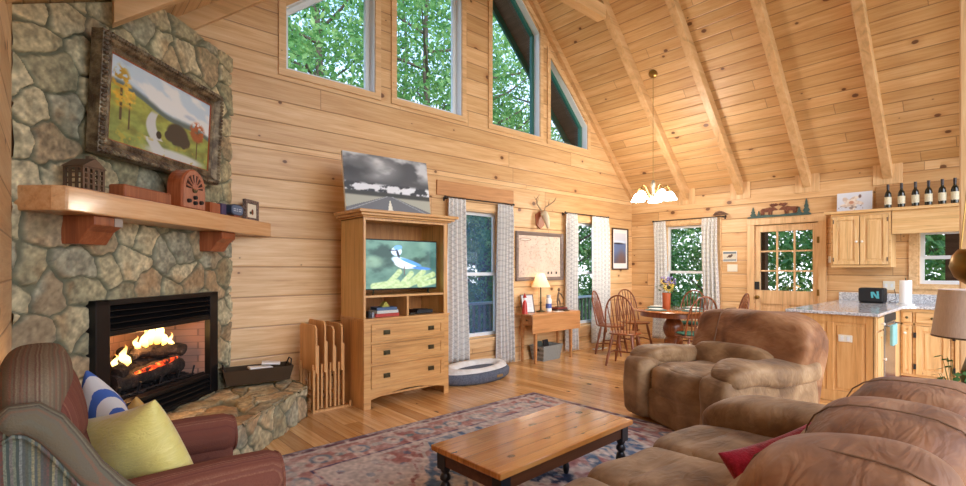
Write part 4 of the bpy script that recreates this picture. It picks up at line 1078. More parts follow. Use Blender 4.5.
mb = MB(); mb.lathe([(0, .0), (.9, .0), (1.0, .03), (1.02, .09), (.97, .125), (.9, .13)], n=48)
mb.v = [(x*a, y*b, z) for x, y, z in mb.v]; mb.build('outer_wall', M['denim'], t, smooth=70)
mb = MB(); oval(mb, .42, .20, .085, .12, sq=.75); mb.build('bolster', M['fleece'], t, smooth=180)
MB().puff((0, 0, .08), (.86, .44, .10), 2.6, 10).build('cushion', M['fleece'], t, smooth=180)
MB().box(.06, .16, -.312, -.306, .05, .08).build('leather_patch', plain('gold_patch', (150, 118, 70), .5), t)
# floor register
t = thing('floor_register', 'pale metal floor vent by the wall near the dining table', 'vent', (6.88, 4.78, .0), 0)
MB().box(-.15, .15, -.05, .05, 0, .006).build('plate', M['whitefr'], t)
for k in range(9): MB().box(-.13+.03*k, -.115+.03*k, -.035, .035, .006, .009).build('slat', M['steel'], t)

# ------------------------------------------------------------------ rug
def art_rug(u, v):
    n = fbm(u*60, v*48, 3); n2 = fbm(u*9, v*7, 7); n3 = vnoise(u*150, v*120, 4)
    a = np.abs(u-.5)*2; b = np.abs(v-.5)*2
    cream = np.array((206, 194, 184), float); red = np.array((168, 116, 114), float); blue = np.array((92, 118, 148), float); navy = np.array((52, 66, 92), float)
    # field
    m = a*1.0+b*.75
    c = mixc(cream, (176, 120, 112), sm(.4, .6, n2))
    ring = lambda x, c0, w: sm(w, w*.6, np.abs(x-c0))
    zig = .035*np.abs(((a*9) % 1)-.5)*2
    c = mixc(c, blue, sm(.72, .70, m+zig)*sm(.25, .5, fbm(u*11, v*9, 31)+.15)); c = mixc(c, cream, ring(m+zig, .72, .02)); c = mixc(c, red*.9, ring(m+zig, .76, .014))
    c = mixc(c, mixc(cream, red, sm(.4, .6, fbm(u*20, v*16, 33))), sm(.44, .42, m+zig)); c = mixc(c, blue, ring(m, .30, .05)); c = mixc(c, cream, ring(m, .45, .015)); c = mixc(c, navy, sm(.14, .12, m))
    fl = np.sin(u*72)*np.sin(v*56); c = mixc(c, cream, (fl > .72)*.7); c = mixc(c, blue, (fl < -.78)*.6)
    fl2 = np.sin(u*110+np.sin(v*40))*np.sin(v*90+np.sin(u*50)); c = mixc(c, red, (fl2 > .8)*.5)
    # border
    e = np.minimum((1-a)*1.28, (1-b))
    bd = sm(.30, .29, e); bc = mixc((176, 118, 110), (150, 80, 78), sm(.4, .6, fbm(u*14, v*12, 55)))
    pu = np.where((1-a)*1.28 < (1-b), v*8, u*10); pe = np.abs((e-.17)/.1); ph = np.abs((pu % 1)-.5)*2
    bc = mixc(bc, (92, 116, 140), sm(.62, .5, np.hypot(ph, pe))); bc = mixc(bc, cream, sm(.42, .3, np.hypot(ph, pe))); bc = mixc(bc, red, sm(.2, .12, np.hypot(ph, pe)))
    bc = mixc(bc, (96, 120, 128), sm(.35, .22, np.hypot(1-ph, pe*1.3)))
    c = mixc(c, mixc(bc, cream, .3), bd); c = mixc(c, cream, ring(e, .295, .016)); c = mixc(c, (96, 84, 110), ring(e, .27, .010)); c = mixc(c, cream, ring(e, .06, .012)); c = mixc(c, (116, 84, 92), sm(.05, .045, e)); c = mixc(c, (124, 112, 124), sm(.02, .017, e))
    c = mixc(c, cream*1.06, sm(.40, .66, n)*.8); c = mixc(c, (208, 200, 192), sm(.52, .7, fbm(u*16+3, v*13, 91))*.4)
    return c*(.86+.22*n3[..., None])
nx, ny = 330, 270
U, V = np.meshgrid(np.linspace(0, 1, nx), np.linspace(0, 1, ny))
P = np.stack([.98+U*2.92, .62+V*2.93, np.full_like(U, .011)], -1)
mb = MB(); mb.v = [tuple(map(float, q)) for q in P.reshape(-1, 3)]; mb.f = [(i*nx+j, i*nx+j+1, (i+1)*nx+j+1, (i+1)*nx+j) for i in range(ny-1) for j in range(nx-1)]; mb.mi = [0]*len(mb.f)
c = art_rug(U, V).reshape(-1, 3)
nb = len(mb.v); mb.box(.98, 3.90, .62, 3.55, 0, .010)
c = np.vstack([c, np.tile((124, 112, 124), (8, 1))])
o = mb.build('area_rug', M['rugm']); setcol(o, c); tag(o, 'faded red, cream and blue patterned area rug under the coffee table', 'rug')

# ------------------------------------------------------------------ coffee table
RZ = .011
t = thing('coffee_table', 'low pine-topped coffee table with dark turned legs standing on the rug', 'coffee table', (2.018, 1.795, RZ), math.radians(1.6))
a, b, H = .56, .25, .45-RZ
MB().box(-a, a, -b, b, H-.03, H).build('tabletop', M['coffee_top'], t, bevel=.005)
MB().box(-a+.05, a-.05, -b+.03, -b+.05, H-.10, H-.03).box(-a+.05, a-.05, b-.05, b-.03, H-.10, H-.03).box(-a+.03, -a+.05, -b+.05, b-.05, H-.10, H-.03).box(a-.05, a-.03, -b+.05, b-.05, H-.10, H-.03).build('apron', M['coffee_apron'], t)
pr = [(0, 0), (.014, 0), (.02, .02), (.022, .05), (.014, .075), (.019, .09), (.017, .11), (.022, .16), (.030, .21), (.026, .235), (.016, .25), (.028, .265), (.028, .28), (.018, .295), (.026, .31), (.026, .32)]
for x in (-a+.055, a-.055):
    for y in (-b+.05, b-.05):
        MB().lathe(pr, (x, y, 0), 16).box(x-.03, x+.03, y-.03, y+.03, .318, H-.03).build('leg', M['coffee_leg'], t, smooth=35)

# ------------------------------------------------------------------ suede sofa and recliner
def wr(w, u, amp, seed, f=3.0):
    n = math.sin(w[0]*f*4+seed)*math.sin(w[1]*f*5+seed*1.7)+math.sin(w[2]*f*6+w[0]*f*3+seed*.6)
    return [w[i]+u[i]*amp*n for i in range(3)]
def cush(c, size, p, n, seed, amp=.006, fn=None, T=None):
    def d(w, u):
        if fn: w = fn(w, u)
        return wr(w, u, amp, seed)
    return MB().puff(c, size, p, n, d, T)
SM = M['suede']; SD = M['suede_d']
t = thing('sofa', 'long tan brown suede sofa in the foreground facing the fireplace', 'sofa', (1.955, .66, 0))
# local: x along length (-1.08..1.08), front +y
xs_ = [-.80, -.27, .27, .80]
cushx = [(-.80, -.27), (-.27, .26), (.26, .79)]
MB().puff((0, -.05, .17), (2.1, 1.0, .26), 12, 8).build('base', SD, t, smooth=60)
for s in (-1, 1):
    q = cush((s*.935, -.02, .30), (.27, 1.14, .54), 6, 14, s+2, .004).build('arm_panel', SM, t, smooth=180)
    def armfn(w, u):
        y = w[1]; drop = -.05*max(0, (y-.3)/.25)**2 if y > .3 else 0
        return [w[0], w[1], w[2]+drop]
    pad = cush((s*.935, .03, .525), (.34, 1.14, .25), 3.6, 18, s+5, .006, armfn)
    pad.build('arm_pad', SM, q, smooth=180)
    MB().tube([(s*.935+.168*math.cos(k*PI/12), .10, .545+.097*math.sin(k*PI/12)) for k in range(13)], .004, 6).build('arm_seam', M['seam'], q)
for i, (x0, x1) in enumerate(cushx):
    c = (x0+x1)/2; w_ = x1-x0
    q = cush((c, .13, .41), (w_+.03, .60, .20), 6, 16, i*2.1, .006).build('seat_cushion', SM, t, smooth=180)
    cush((c, .46, .38), (w_+.03, .29, .24), 5, 14, i*2.1+1, .006).build('seat_front_roll', SM, t, smooth=180)
    cush((c, .56, .18), (w_*.97, .10, .26), 4, 10, i, .004).build('footrest_panel', SM, t, smooth=180)
    def bfn(w, u):
        return [w[0], w[1]-.10*(w[2]-.5), w[2]]
    q = cush((c, -.20, .58), (w_*1.0, .28, .42), 3.6, 16, i+7, .008, bfn).build('back_cushion', SM, t, smooth=180)
    q = cush((c, -.34, .755), (w_*1.05, .42, .32), 3.0, 22, i*1.3+3, .008, bfn).build('headrest', SD, t, smooth=180)
    sx_ = c-.04
    pts = []
    for k in range(15):
        a_ = -.1+ (PI+.2)*k/14; cy, sy = math.cos(a_), math.sin(a_)
        l = (abs(cy)**2.7+abs(sy)**2.7)**(1/2.7); l = (abs(cy)**3+abs(sy)**3)**(1/3); y = -.34+.213*cy/l; z = .755+.163*sy/l; y -= .10*(z-.5)
        pts.append((sx_, y, z))
    MB().tube(pts, .0025, 6).build('headrest_seam', M['seam'], q)
MB().puff((0, -.46, .40), (1.72, .16, .68), 8, 12).build('outer_back', SD, t, smooth=60)
kf = NT('red_knit'); kf.bump(kf.noise(kf.obj(), 120, 3), .6, .006); M['redk'] = kf.done(kf.ramp(kf.noise(kf.obj(), 30), [(.35, S(150, 22, 40)), (.65, S(190, 40, 58))]), .9, 0, .2, .4)
def pfn(sz):
    def f(w, u):
        e = max(abs(u[0]), abs(u[2])); return [w[0]*(1+.13*abs(u[2])**3), w[1]*(1-.55*max(0, e-.55)/.45), w[2]*(1+.13*abs(u[0])**3)]
    return f
def pillow(name, label, loc, rot, size, mat, seed=1):
    t = thing(name, label, 'pillow', loc); t.rotation_euler = rot
    n = 26; g = np.sin(np.linspace(-1, 1, n)*PI/2); X, Z = np.meshgrid(g, g)
    th = np.sqrt(np.clip(1-np.abs(X)**2.6, 0, 1)*np.clip(1-np.abs(Z)**2.6, 0, 1))*(1+.08*np.sin(X*4+seed)*np.cos(Z*5))
    PX = X*(1-.07*(1-Z**2))*size[0]/2; PZ = Z*(1-.07*(1-X**2))*size[2]/2; mb = MB()
    for s_ in (-1, 1):
        o_ = len(mb.v); P = np.stack([PX, s_*(th*size[1]/2+.004), PZ], -1).reshape(-1, 3); mb.v += [tuple(map(float, q)) for q in P]
        for i in range(n-1):
            for j in range(n-1):
                q = (o_+i*n+j, o_+i*n+j+1, o_+(i+1)*n+j+1, o_+(i+1)*n+j); mb.f.append(q if s_ < 0 else q[::-1])
    ring = [i for i in range(n)]+[i*n+n-1 for i in range(1, n)]+[(n-1)*n+j for j in range(n-2, -1, -1)]+[i*n for i in range(n-2, 0, -1)]
    for k in range(len(ring)):
        p, q = ring[k], ring[(k+1) % len(ring)]; mb.f.append((q, p, p+n*n, q+n*n))
    mb.mi = [0]*len(mb.f); mb.build('cover', mat, t, smooth=180)
    return t
pillow('throw_pillow', 'bright red throw pillow lying on the sofa seat against the back', (2.00, .56, .575), (math.radians(-36), math.radians(-10), math.radians(-26)), (.44, .14, .34), M['redk'])

t = thing('recliner', 'wide tan suede recliner armchair facing the fireplace, beyond the sofa', 'recliner', (3.815, 1.925, .018), math.radians(-111))
MB().puff((0, .48, .16), (1.06, .86, .24), 10, 8).build('base', SD, t, smooth=60)
cush((0, .34, .40), (.66, .66, .20), 5, 16, 1, .006).build('seat_cushion', SM, t, smooth=180)
q = cush((0, .11, .35), (.66, .28, .28), 3.6, 14, 2, .006).build('seat_front_roll', SM, t, smooth=180)
cush((0, .05, .15), (.65, .12, .30), 8, 14, 3, .006).build('footrest_panel', SM, t, smooth=180)
MB().tube([(-.29+.58*k/10, -.018+.02*abs(k-5)/5, .375) for k in range(11)], .004, 6).build('front_seam', M['seam'], q)
for s in (-1, 1):
    q = cush((s*.455, .40, .27), (.27, .98, .54), 9, 14, s+4, .004).build('arm_panel', SM, t, smooth=180)
    def afn(w, u):
        return [w[0], w[1], w[2]-.05*max(0, (.14-w[1])/.2)**2+.015*math.sin(w[1]*8)]
    cush((s*.46, .45, .535), (.32, .94, .17), 4, 18, s+9, .007, afn).build('arm_pad', SM, q, smooth=180)
def rb(w, u):
    return [w[0], w[1]+.28*(w[2]-.45), w[2]-.05*abs(u[0])**4]
cush((0, .63, .50), (.80, .24, .36), 7, 14, 11, .006, rb).build('lumbar_cushion', SM, t, smooth=180)
q = cush((.03, .74, .75), (1.12, .30, .42), 5, 24, 13, .008, rb).build('back_cushion', SD, t, smooth=180)
for sx_ in (-.22,):
    pts = []
    for k in range(15):
        a_ = PI/2+(PI)*k/14-.2; cy, sy = math.cos(a_), math.sin(a_)
        l = (abs(cy)**5+abs(sy)**5)**.2; y = .74+.153*cy/l; z = .75+.213*sy/l; y += .28*(z-.45); pts.append((sx_, y, z))
    MB().tube(pts, .004, 6).build('back_seam', M['seam'], q)
cush((.03, .84, .50), (1.08, .20, .80), 9, 14, 17, .003, rb).build('outer_back', SD, t, smooth=180)

# ------------------------------------------------------------------ striped armchair, left
M['tweed_r'] = tweed('maroon_tweed', [(122, 74, 60), (140, 88, 70), (112, 66, 56), (132, 84, 70), (126, 74, 58), (150, 104, 82)], 260, 1)
M['tweed_t'] = tweed('teal_stripe_tweed', [(84, 92, 84), (140, 142, 118), (72, 66, 60), (172, 160, 120), (96, 108, 104), (120, 76, 66), (150, 158, 148)], 150, 0)
M['tweed_c'] = tweed('brown_olive_tweed', [(120, 104, 84), (148, 130, 104), (112, 78, 66), (132, 112, 88), (142, 96, 78)], 210, 0)
M['tweed_b'] = tweed('grey_olive_tweed', [(116, 110, 92), (150, 142, 116), (96, 84, 74), (128, 116, 92), (138, 104, 84)], 190, 1)
t = thing('armchair', 'maroon and teal striped armchair with rolled back, nearest the left wall', 'armchair', (.28, 2.34, 0), 0)
# local: x forward, y across (near side -)
MB().puff((.06, 0, .17), (.70, .74, .24), 12, 8).build('base', M['tweed_r'], t, smooth=60)
cush((.15, .005, .38), (.54, .47, .17), 4, 14, 3, .003).build('seat_cushion', M['tweed_r'], t, smooth=180)
for s in (-1, 1):
    q = cush((.12, s*.325, .30), (.56, .15, .52), 7, 12, s, .002).build('arm_panel', M['tweed_r'], t, smooth=180)
    mb = MB(); mb.tube([(-.16, s*.325, .55), (0, s*.325, .545), (.2, s*.325, .54), (.36, s*.325, .53), (.405, s*.325, .525)], [.085, .09, .095, .095, .08], 18)
    mb.build('arm_roll', M['tweed_r'], q, smooth=70)
    MB().tube([(.404, s*.325+.082*math.cos(k*PI/10), .525+.082*math.sin(k*PI/10)) for k in range(20)], .006, 6, closed=True).build('arm_piping', M['tweed_r'], q, smooth=60)
def backfn(w, u):
    x, y, z = w
    return [x-.30*(z-.45), y, z-.03*abs(u[1])**3]
cush((-.19, .03, .68), (.20, .64, .56), 4, 18, 4, .003, backfn).build('back_cushion', M['tweed_r'], t, smooth=180)
cush((-.265, .03, .88), (.16, .70, .28), 2.6, 16, 6, .003, lambda w, u: [w[0]-.25*(w[2]-.88), w[1], w[2]]).build('head_cushion', M['tweed_r'], t, smooth=180)
cush((-.318, .03, .93), (.20, .76, .26), 3.4, 18, 5, .003).build('back_roll', M['tweed_c'], t, smooth=180)
MB().prism([(-.405, .12), (.02, .12), (.02, .50), (-.10, .58), (-.18, .68), (-.23, .78), (-.28, .86), (-.34, .90), (-.405, .88)], 1, -.395, -.345).build('side_panel', M['tweed_t'], t, bevel=.01)
MB().prism([(-.405, .12), (.02, .12), (.02, .50), (-.10, .58), (-.18, .68), (-.23, .78), (-.28, .86), (-.34, .90), (-.405, .88)], 1, .345, .395).build('side_panel', M['tweed_t'], t, bevel=.01)
for s in (-1, 1):
    MB().tube([(-.38, s*.37, .885), (-.355, s*.37, .905), (-.325, s*.37, .903), (-.285, s*.37, .87), (-.24, s*.37, .80), (-.19, s*.37, .71), (-.125, s*.37, .625), (-.05, s*.37, .55)], [.045, .05, .052, .05, .047, .045, .045, .04], 16).build('wing_roll', M['tweed_b'], t, smooth=180)
    MB().tube([(-.39, s*.41, .85), (-.36, s*.41, .868), (-.335, s*.41, .86), (-.305, s*.41, .83), (-.265, s*.41, .77), (-.215, s*.41, .68), (-.15, s*.41, .59)], .006, 6).build('piping', M['tweed_t'], t, smooth=180)
for x in (-.32, .34):
    for y in (-.30, .30): MB().rod((x, y, .06), (x, y, 0), .025, .018, 10).build('leg', M['cherry'], t)
kf = NT('yellow_satin'); kf.bump(kf.noise(kf.scale(kf.obj(), (6, 3, 22)), 1.5, 4, .6, 1.5), .5, .02); M['yel'] = kf.done(kf.ramp(kf.noise(kf.obj(), 5), [(.3, S(222, 204, 104)), (.7, S(242, 228, 140))]), .38, 0, .5, .3)
pt = pillow('yellow_pillow', 'shiny yellow square pillow leaning in the striped armchair', (.25, 2.22, .64), (math.radians(16), math.radians(-16), math.radians(-58)), (.40, .17, .40), M['yel'], 3)
for i in range(2):
    z = (-.19, .19)[i]
MB().tube([(-.187-.012*abs(k-12)/12, -.0, -.18+.36*k/28) for k in range(29)], [.006 if k % 2 else .011 for k in range(29)], 6).build('beaded_trim', M['yel'], pt, smooth=60)
def stripe(name):
    k = NT(name); s = k.sep(k.obj()); w_ = k.math('SINE', k.math('ADD', k.math('MULTIPLY', k.math('ADD', s[0], k.math('MULTIPLY', s[2], .9)), 38), k.math('MULTIPLY', k.noise(k.obj(), 6), 5)))
    return k.done(k.mix(k.math('GREATER_THAN', w_, .25), S(232, 232, 228), S(70, 110, 190)), .8)
M['bw'] = stripe('blue_white_print')
pillow('patterned_pillow', 'white pillow with bold blue marks behind the yellow pillow', (.17, 2.47, .71), (math.radians(10), math.radians(20), math.radians(-75)), (.36, .13, .34), M['bw'], 5)
pillow('gold_pillow', 'tan gold pillow corner showing beyond the yellow pillow', (.29, 2.60, .60), (math.radians(12), math.radians(-38), math.radians(-60)), (.28, .10, .28), plain('gold_fabric', (190, 146, 74), .6, 0, .1), 6)

# ------------------------------------------------------------------ dining set
t = thing('dining_table', 'round oak pedestal dining table set with place mats below the chandelier', 'dining table', (6.90, 3.50, 0))
MB().lathe([(0, .705), (.53, .705), (.56, .715), (.565, .728), (.55, .74), (0, .74)], n=48).build('tabletop', M['table_top'], t, smooth=40)
MB().lathe([(.47, .64), (.47, .705), (.45, .705), (.45, .64)], n=40).build('apron', M['chairw'], t, smooth=40)
MB().lathe([(.10, .10), (.13, .14), (.13, .30), (.10, .33), (.13, .38), (.15, .46), (.13, .54), (.09, .60), (.16, .64)], n=24).build('pedestal', M['chairw'], t, smooth=40)
for k in range(4):
    a = PI/4+k*PI/2; c_, s_ = math.cos(a), math.sin(a)
    MB().tube([(c_*.08, s_*.08, .20), (c_*.22, s_*.22, .15), (c_*.34, s_*.34, .06), (c_*.42, s_*.42, .03)], [.05, .042, .034, .03], 8).build('leg', M['chairw'], t, smooth=60)
M['tealc'] = plain('teal_place_mat', (70, 116, 112), .7, 0, .1)
for i, (a, nm) in enumerate(((2.9, 'green place mat on the side of the table nearest the sofa'), (1.2, 'green place mat on the side of the table by the lake print'), (-.4, 'green place mat on the window side of the table'), (-1.9, 'green place mat on the door side of the table'))):
    x, y = 6.90+.36*math.cos(a), 3.50+.36*math.sin(a)
    q = MB().lathe([(0, 0), (.15, 0), (.15, .004), (0, .004)], n=28).build('place_mat', M['tealc'], None, loc=(x, y, .7405)); tag(q, nm, 'place mat', 'place mats')
    q = MB().lathe([(0, 0), (.06, 0), (.10, .012), (.102, .016), (.06, .006), (0, .005)], n=28).build('plate', M['white'], None, smooth=60, loc=(x, y, .7450)); tag(q, nm.replace('green place mat', 'white plate'), 'plate', 'dinner plates')
t = thing('flower_vase', 'terracotta vase of sunflowers on the dining table', 'vase', (6.88, 3.60, .7405))
MB().lathe([(0, 0), (.05, 0), (.055, .01), (.058, .20), (.062, .24), (.052, .24), (.05, .03), (0, .03)], n=22).build('vase_body', plain('terracotta', (196, 96, 50), .5), t, smooth=40)
M['stem'] = plain('green_stem', (70, 110, 52), .7, 0, .2); M['petal'] = plain('yellow_petal', (226, 188, 70), .6, 0, .15); M['seedc'] = plain('dark_seed_head', (60, 40, 24), .8); M['lilac'] = plain('lilac_blossom', (132, 122, 168), .7, 0, .15)
rr = random.Random(3)
for i, (dx, dy, dz, s) in enumerate(((-.03, -.05, .05, 1), (.05, -.04, .10, .8), (-.02, .03, .14, .8), (.08, .05, .03, .7))):
    fx = MB().tube([(0, 0, .18), (dx*.5, dy*.5, .24), (dx, dy, .27+dz)], .004, 5); q = fx.build('stem', M['stem'], t)
    n_ = Vector((-.6+dx*3, -.7+dy*2, .35)).normalized(); R = n_.to_track_quat('Z', 'Y').to_matrix().to_4x4(); T = Matrix.Translation((dx, dy, .27+dz)) @ R @ Matrix.Scale(s, 4)
    m = MB()
    for k in range(14):
        a = k*2*PI/14; m.add([(.025*math.cos(a-.12), .025*math.sin(a-.12), 0), (.06*math.cos(a-.13), .06*math.sin(a-.13), .01), (.082*math.cos(a), .082*math.sin(a), .004), (.06*math.cos(a+.13), .06*math.sin(a+.13), .01), (.025*math.cos(a+.12), .025*math.sin(a+.12), 0)], [(0, 1, 2, 3, 4)], T)
    q = m.build('sunflower', M['petal'], t, solid=.002); MB().lathe([(0, -.006), (.03, -.004), (.03, .006), (0, .012)], n=12, T=T).build('seed_head', M['seedc'], q)
m = MB()
for k in range(60):
    a = rr.uniform(0, 2*PI); r = rr.uniform(.02, .13); z = rr.uniform(.22, .36); b = a+rr.uniform(-.5, .5); l = rr.uniform(.05, .09)
    p = Vector((r*math.cos(a), r*math.sin(a), z)); q = p+Vector((l*math.cos(b), l*math.sin(b), rr.uniform(-.02, .04))); s_ = Vector((-math.sin(b), math.cos(b), .2))*.014; m.add([p, (p+q)/2+s_, q, (p+q)/2-s_], [(0, 1, 2, 3)])
q = m.build('leaves', M['stem'], t); q['kind'] = 'stuff'
m = MB()
for k in range(40):
    a = rr.uniform(0, 2*PI); r = rr.uniform(.0, .12); m.puff((r*math.cos(a)+.03, r*math.sin(a), rr.uniform(.36, .47)), (.03, .03, .035), 2, 2)
q = m.build('lilac_sprays', M['lilac'], t); q['kind'] = 'stuff'

chair = thing('dining_chair', 'windsor chair', 'chair', (0, 0, 0), 0, 'windsor chairs round the dining table')
CW = M['chairw']  # chair faces +x
MB().puff((0, 0, .445), (.42, .43, .042), 3, 12, lambda w, u: [w[0], w[1]*(1-.06*(w[0] < 0)), w[2]]).build('seat', CW, chair, smooth=60)
for sx_, sy_ in ((1, 1), (1, -1), (-1, 1), (-1, -1)):
    p0 = Vector((.13*sx_, .13*sy_, .43)); p1 = Vector((.20*sx_, .20*sy_, 0))
    rad = [.014, .020, .022, .015, .022, .018, .013]
    MB().tube([p0.lerp(p1, k/6) for k in range(7)], rad, 10).build('leg', CW, chair, smooth=70)
for sy_ in (-1, 1): MB().tube([(-.175, .175*sy_, .17), (0, .17*sy_, .18), (.175, .175*sy_, .17)], [.009, .014, .009], 8).build('stretcher', CW, chair, smooth=60)
MB().tube([(0, -.17, .18), (0, 0, .18), (0, .17, .18)], [.009, .014, .009], 8).build('stretcher', CW, chair, smooth=60)
def bow(a):  # a in 0..pi
    y = -.205*math.cos(a)*(1+.06*math.sin(a)); z = .46+.52*math.sin(a)**.62; return Vector((-.17-(z-.46)*.22, y, z))
MB().tube([bow(PI*k/24) for k in range(25)], .012, 8).build('bow', CW, chair, smooth=80)
for k in range(7):
    y = -.135+.045*k; a = math.acos(max(-1, min(1, -y*1.25/.217))); tp = bow(a)
    b = Vector((-.165, y*.85, .46)); mid = b.lerp(tp, .45)
    MB().tube([b, mid, tp], [.006, .009, .005], 7).build('spindle', CW, chair, smooth=60)
pad = MB().puff((0.01, 0, .474), (.38, .38, .03), 3.5, 8).build('seat_pad', plain('green_seat_pad', (50, 104, 88), .9, 0, .15), None, smooth=60)
SPOT = [(5.98, 3.74, .25, 'windsor chair on the sofa side of the table with its bow back to the camera', 0), (6.62, 4.38, -1.25, 'windsor chair by the gable wall near the desk window', 0), (7.28, 4.36, -1.95, 'windsor chair beside the room corner behind the table', 0),
        (6.42, 2.98, .95, 'windsor chair with green seat pad on the recliner side of the table', 1), (7.34, 2.93, 2.2, 'windsor chair partly hidden behind the recliner, nearest the door', 0), (7.66, 3.62, 3.3, 'windsor chair with green seat pad in front of the dining window', 1)]
for i, (x, y, a, nm, g) in enumerate(SPOT):
    if i == 0: o = chair; o.location = (x, y, 0); o.rotation_euler = (0, 0, a); o['label'] = nm
    else: o = dup(chair, (x, y, 0), a, nm)
    if g:
        q = pad.copy(); COL.objects.link(q); q.parent = o; q['label'] = 'dark green seat pad'
bpy.data.objects.remove(pad)
# chandelier
CXY = (6.60, 3.66); czt = ZR(CXY[0])
t = thing('chandelier', 'lit five-arm chandelier with frosted glass shades hanging over the dining table', 'chandelier', (CXY[0], CXY[1], 2.30))
hz = czt-2.30
cp = MB().lathe([(0, -.03), (.03, -.03), (.065, -.01), (.065, .0)], n=20).build('canopy', M['brass'], t, smooth=50); cp.location = (0, 0, hz-.004); cp.rotation_euler = (0, math.radians(44), 0)
MB().tube([(0, 0, .34), (0, 0, hz-.03)], .0045, 6).build('chain', M['brass'], t)
MB().lathe([(0, .04), (.018, .05), (.03, .08), (.018, .11), (.02, .22), (.035, .26), (.03, .30), (.012, .34), (0, .345)], n=16).build('stem', plain('brushed_nickel', (190, 180, 160), .3, .7), t, smooth=60)
M['lit'] = emitmat('frosted_lit_glass', (255, 250, 242), 12)
for k in range(5):
    a = k*2*PI/5+.4; c_, s_ = math.cos(a), math.sin(a)
    q = MB().tube([(c_*.02, s_*.02, .10), (c_*.09, s_*.09, .13), (c_*.15, s_*.15, .23), (c_*.20, s_*.20, .25), (c_*.235, s_*.235, .20), (c_*.235, s_*.235, .17)], .007, 8).build('arm', M['brass'], t, smooth=60)
    MB().lathe([(.025, .165), (.05, .14), (.075, .09), (.10, .045), (.096, .045), (.07, .09), (.045, .135), (.0, .15)], (c_*.235, s_*.235, 0), 20).build('glass_shade', M['lit'], q, smooth=80)
light('chandelier_light', (0, 0, -.02), 30, (255, 238, 212), .12, t)

# ------------------------------------------------------------------ back wall decorations
kf = NT('rust_metal'); M['rust'] = kf.done(kf.ramp(kf.noise(kf.obj(), 30), [(.35, S(96, 52, 36)), (.65, S(134, 80, 56))]), .6, .2)
M['pineg'] = plain('patina_green', (66, 92, 88), .6, .2, .15)
t = thing('moose_sign', 'metal cut-out of two facing moose between pine trees, mounted above the door', 'wall sign'); t.matrix_world = ME(2.49, 2.118) @ Matrix.Translation((0, -.012, 0))
base = [(-.43, 0), (.42, .0), (.42, .02), (.25, .045), (.0, .03), (-.2, .045), (-.43, .02)]
MB().prism(base, 1, -.004, .004).build('ground_strip', M['pineg'], t)
def pine(x, h, w):
    p = [(x-w, .0)]; n = 4
    for k in range(n):
        p += [(x-w*(1-k/n)*.98, h*(k+.15)/n), (x-w*(1-k/n)*.45, h*(k+.75)/n)]
    p += [(x, h)]
    for k in reversed(range(n)):
        p += [(x+w*(1-k/n)*.45, h*(k+.75)/n), (x+w*(1-k/n)*.98, h*(k+.15)/n)]
    return p+[(x+w, 0)]
for x, h, w in ((-.35, .17, .06), (-.27, .11, .04), (.27, .13, .05), (.36, .24, .06)): MB().prism(pine(x, h, w), 1, -.003, .005).build('pine_tree', M['pineg'], t)
for s, x0 in ((1, -.135), (-1, .135)):
    mo_ = [(-.10, .035), (-.105, .11), (-.09, .135), (-.03, .14), (.01, .15), (.04, .145), (.065, .15), (.085, .145), (.12, .115), (.125, .10), (.10, .098), (.075, .10), (.055, .09), (.05, .035), (.035, .035), (.035, .08), (.02, .08), (.015, .035), (0, .035), (0, .08), (-.055, .08), (-.06, .035), (-.075, .035), (-.078, .075), (-.085, .035)]
    q = MB().prism([(x0+s*x, z) for x, z in mo_][::s], 1, -.004, .004).build('moose', M['rust'], t)
    an = [(.05, .15), (.03, .165), (.01, .19), (.03, .195), (.045, .205), (.06, .195), (.07, .205), (.085, .19), (.08, .165), (.075, .152)]
    MB().prism([(x0+s*x, z) for x, z in an][::s], 1, -.006, .002).build('antler', M['rust'], q)
    an2 = [(.08, .148), (.09, .17), (.10, .195), (.12, .20), (.135, .19), (.15, .185), (.14, .165), (.11, .155)]
    MB().prism([(x0+s*(x-.015), z+.005) for x, z in an2][::s], 1, -.006, .002).build('antler', M['rust'], q)
t = MB().tube([(-.10, 0, 0), (-.05, -.01, .035), (.0, 0, .05), (.06, .01, .03), (.13, 0, .0)], [.01, .022, .02, .016, .004], 8).tube([(-.08, 0, 0), (0, -.01, .012), (.13, 0, 0)], [.014, .012, .008], 6).build('driftwood', wood('driftwood', (112, 84, 68), (150, 126, 108), 0, 1, .8), None, smooth=60); t.matrix_world = Matrix.Translation((EX-.05, 3.33, 2.21)) @ Matrix.Rotation(-PI/2, 4, 'Z'); tag(t, 'piece of driftwood resting over the right end of the dining window rod', 'driftwood')
def art_plq(u, v):
    c = mixc((222, 216, 200), (196, 190, 172), fbm(u*6, v*6, 2)); c = mixc(c, (96, 116, 130), (np.abs(v-.86) < .08)+0.0); c = mixc(c, (96, 116, 130), (np.abs(v-.14) < .05)+0.0)
    c = mixc(c, (84, 62, 52), ell(u, v, .52, .52, .15, .14)*1.0); c = mixc(c, (84, 62, 52), ell(u, v, .66, .62, .07, .12)); return mixc(c, (120, 100, 84), ell(u, v, .34, .44, .07, .07))
t = thing('wall_plaque', 'small cream and blue plaque with a brown bear on the wall left of the door', 'plaque'); t.matrix_world = ME(3.185, 1.45)
MB().box(-.105, .105, -.018, -.001, 0, .17).build('board', M['white'], t); picture('painted_face', .20, .16, 40, 34, art_plq, M['pic'], t, -.019, None, .005)
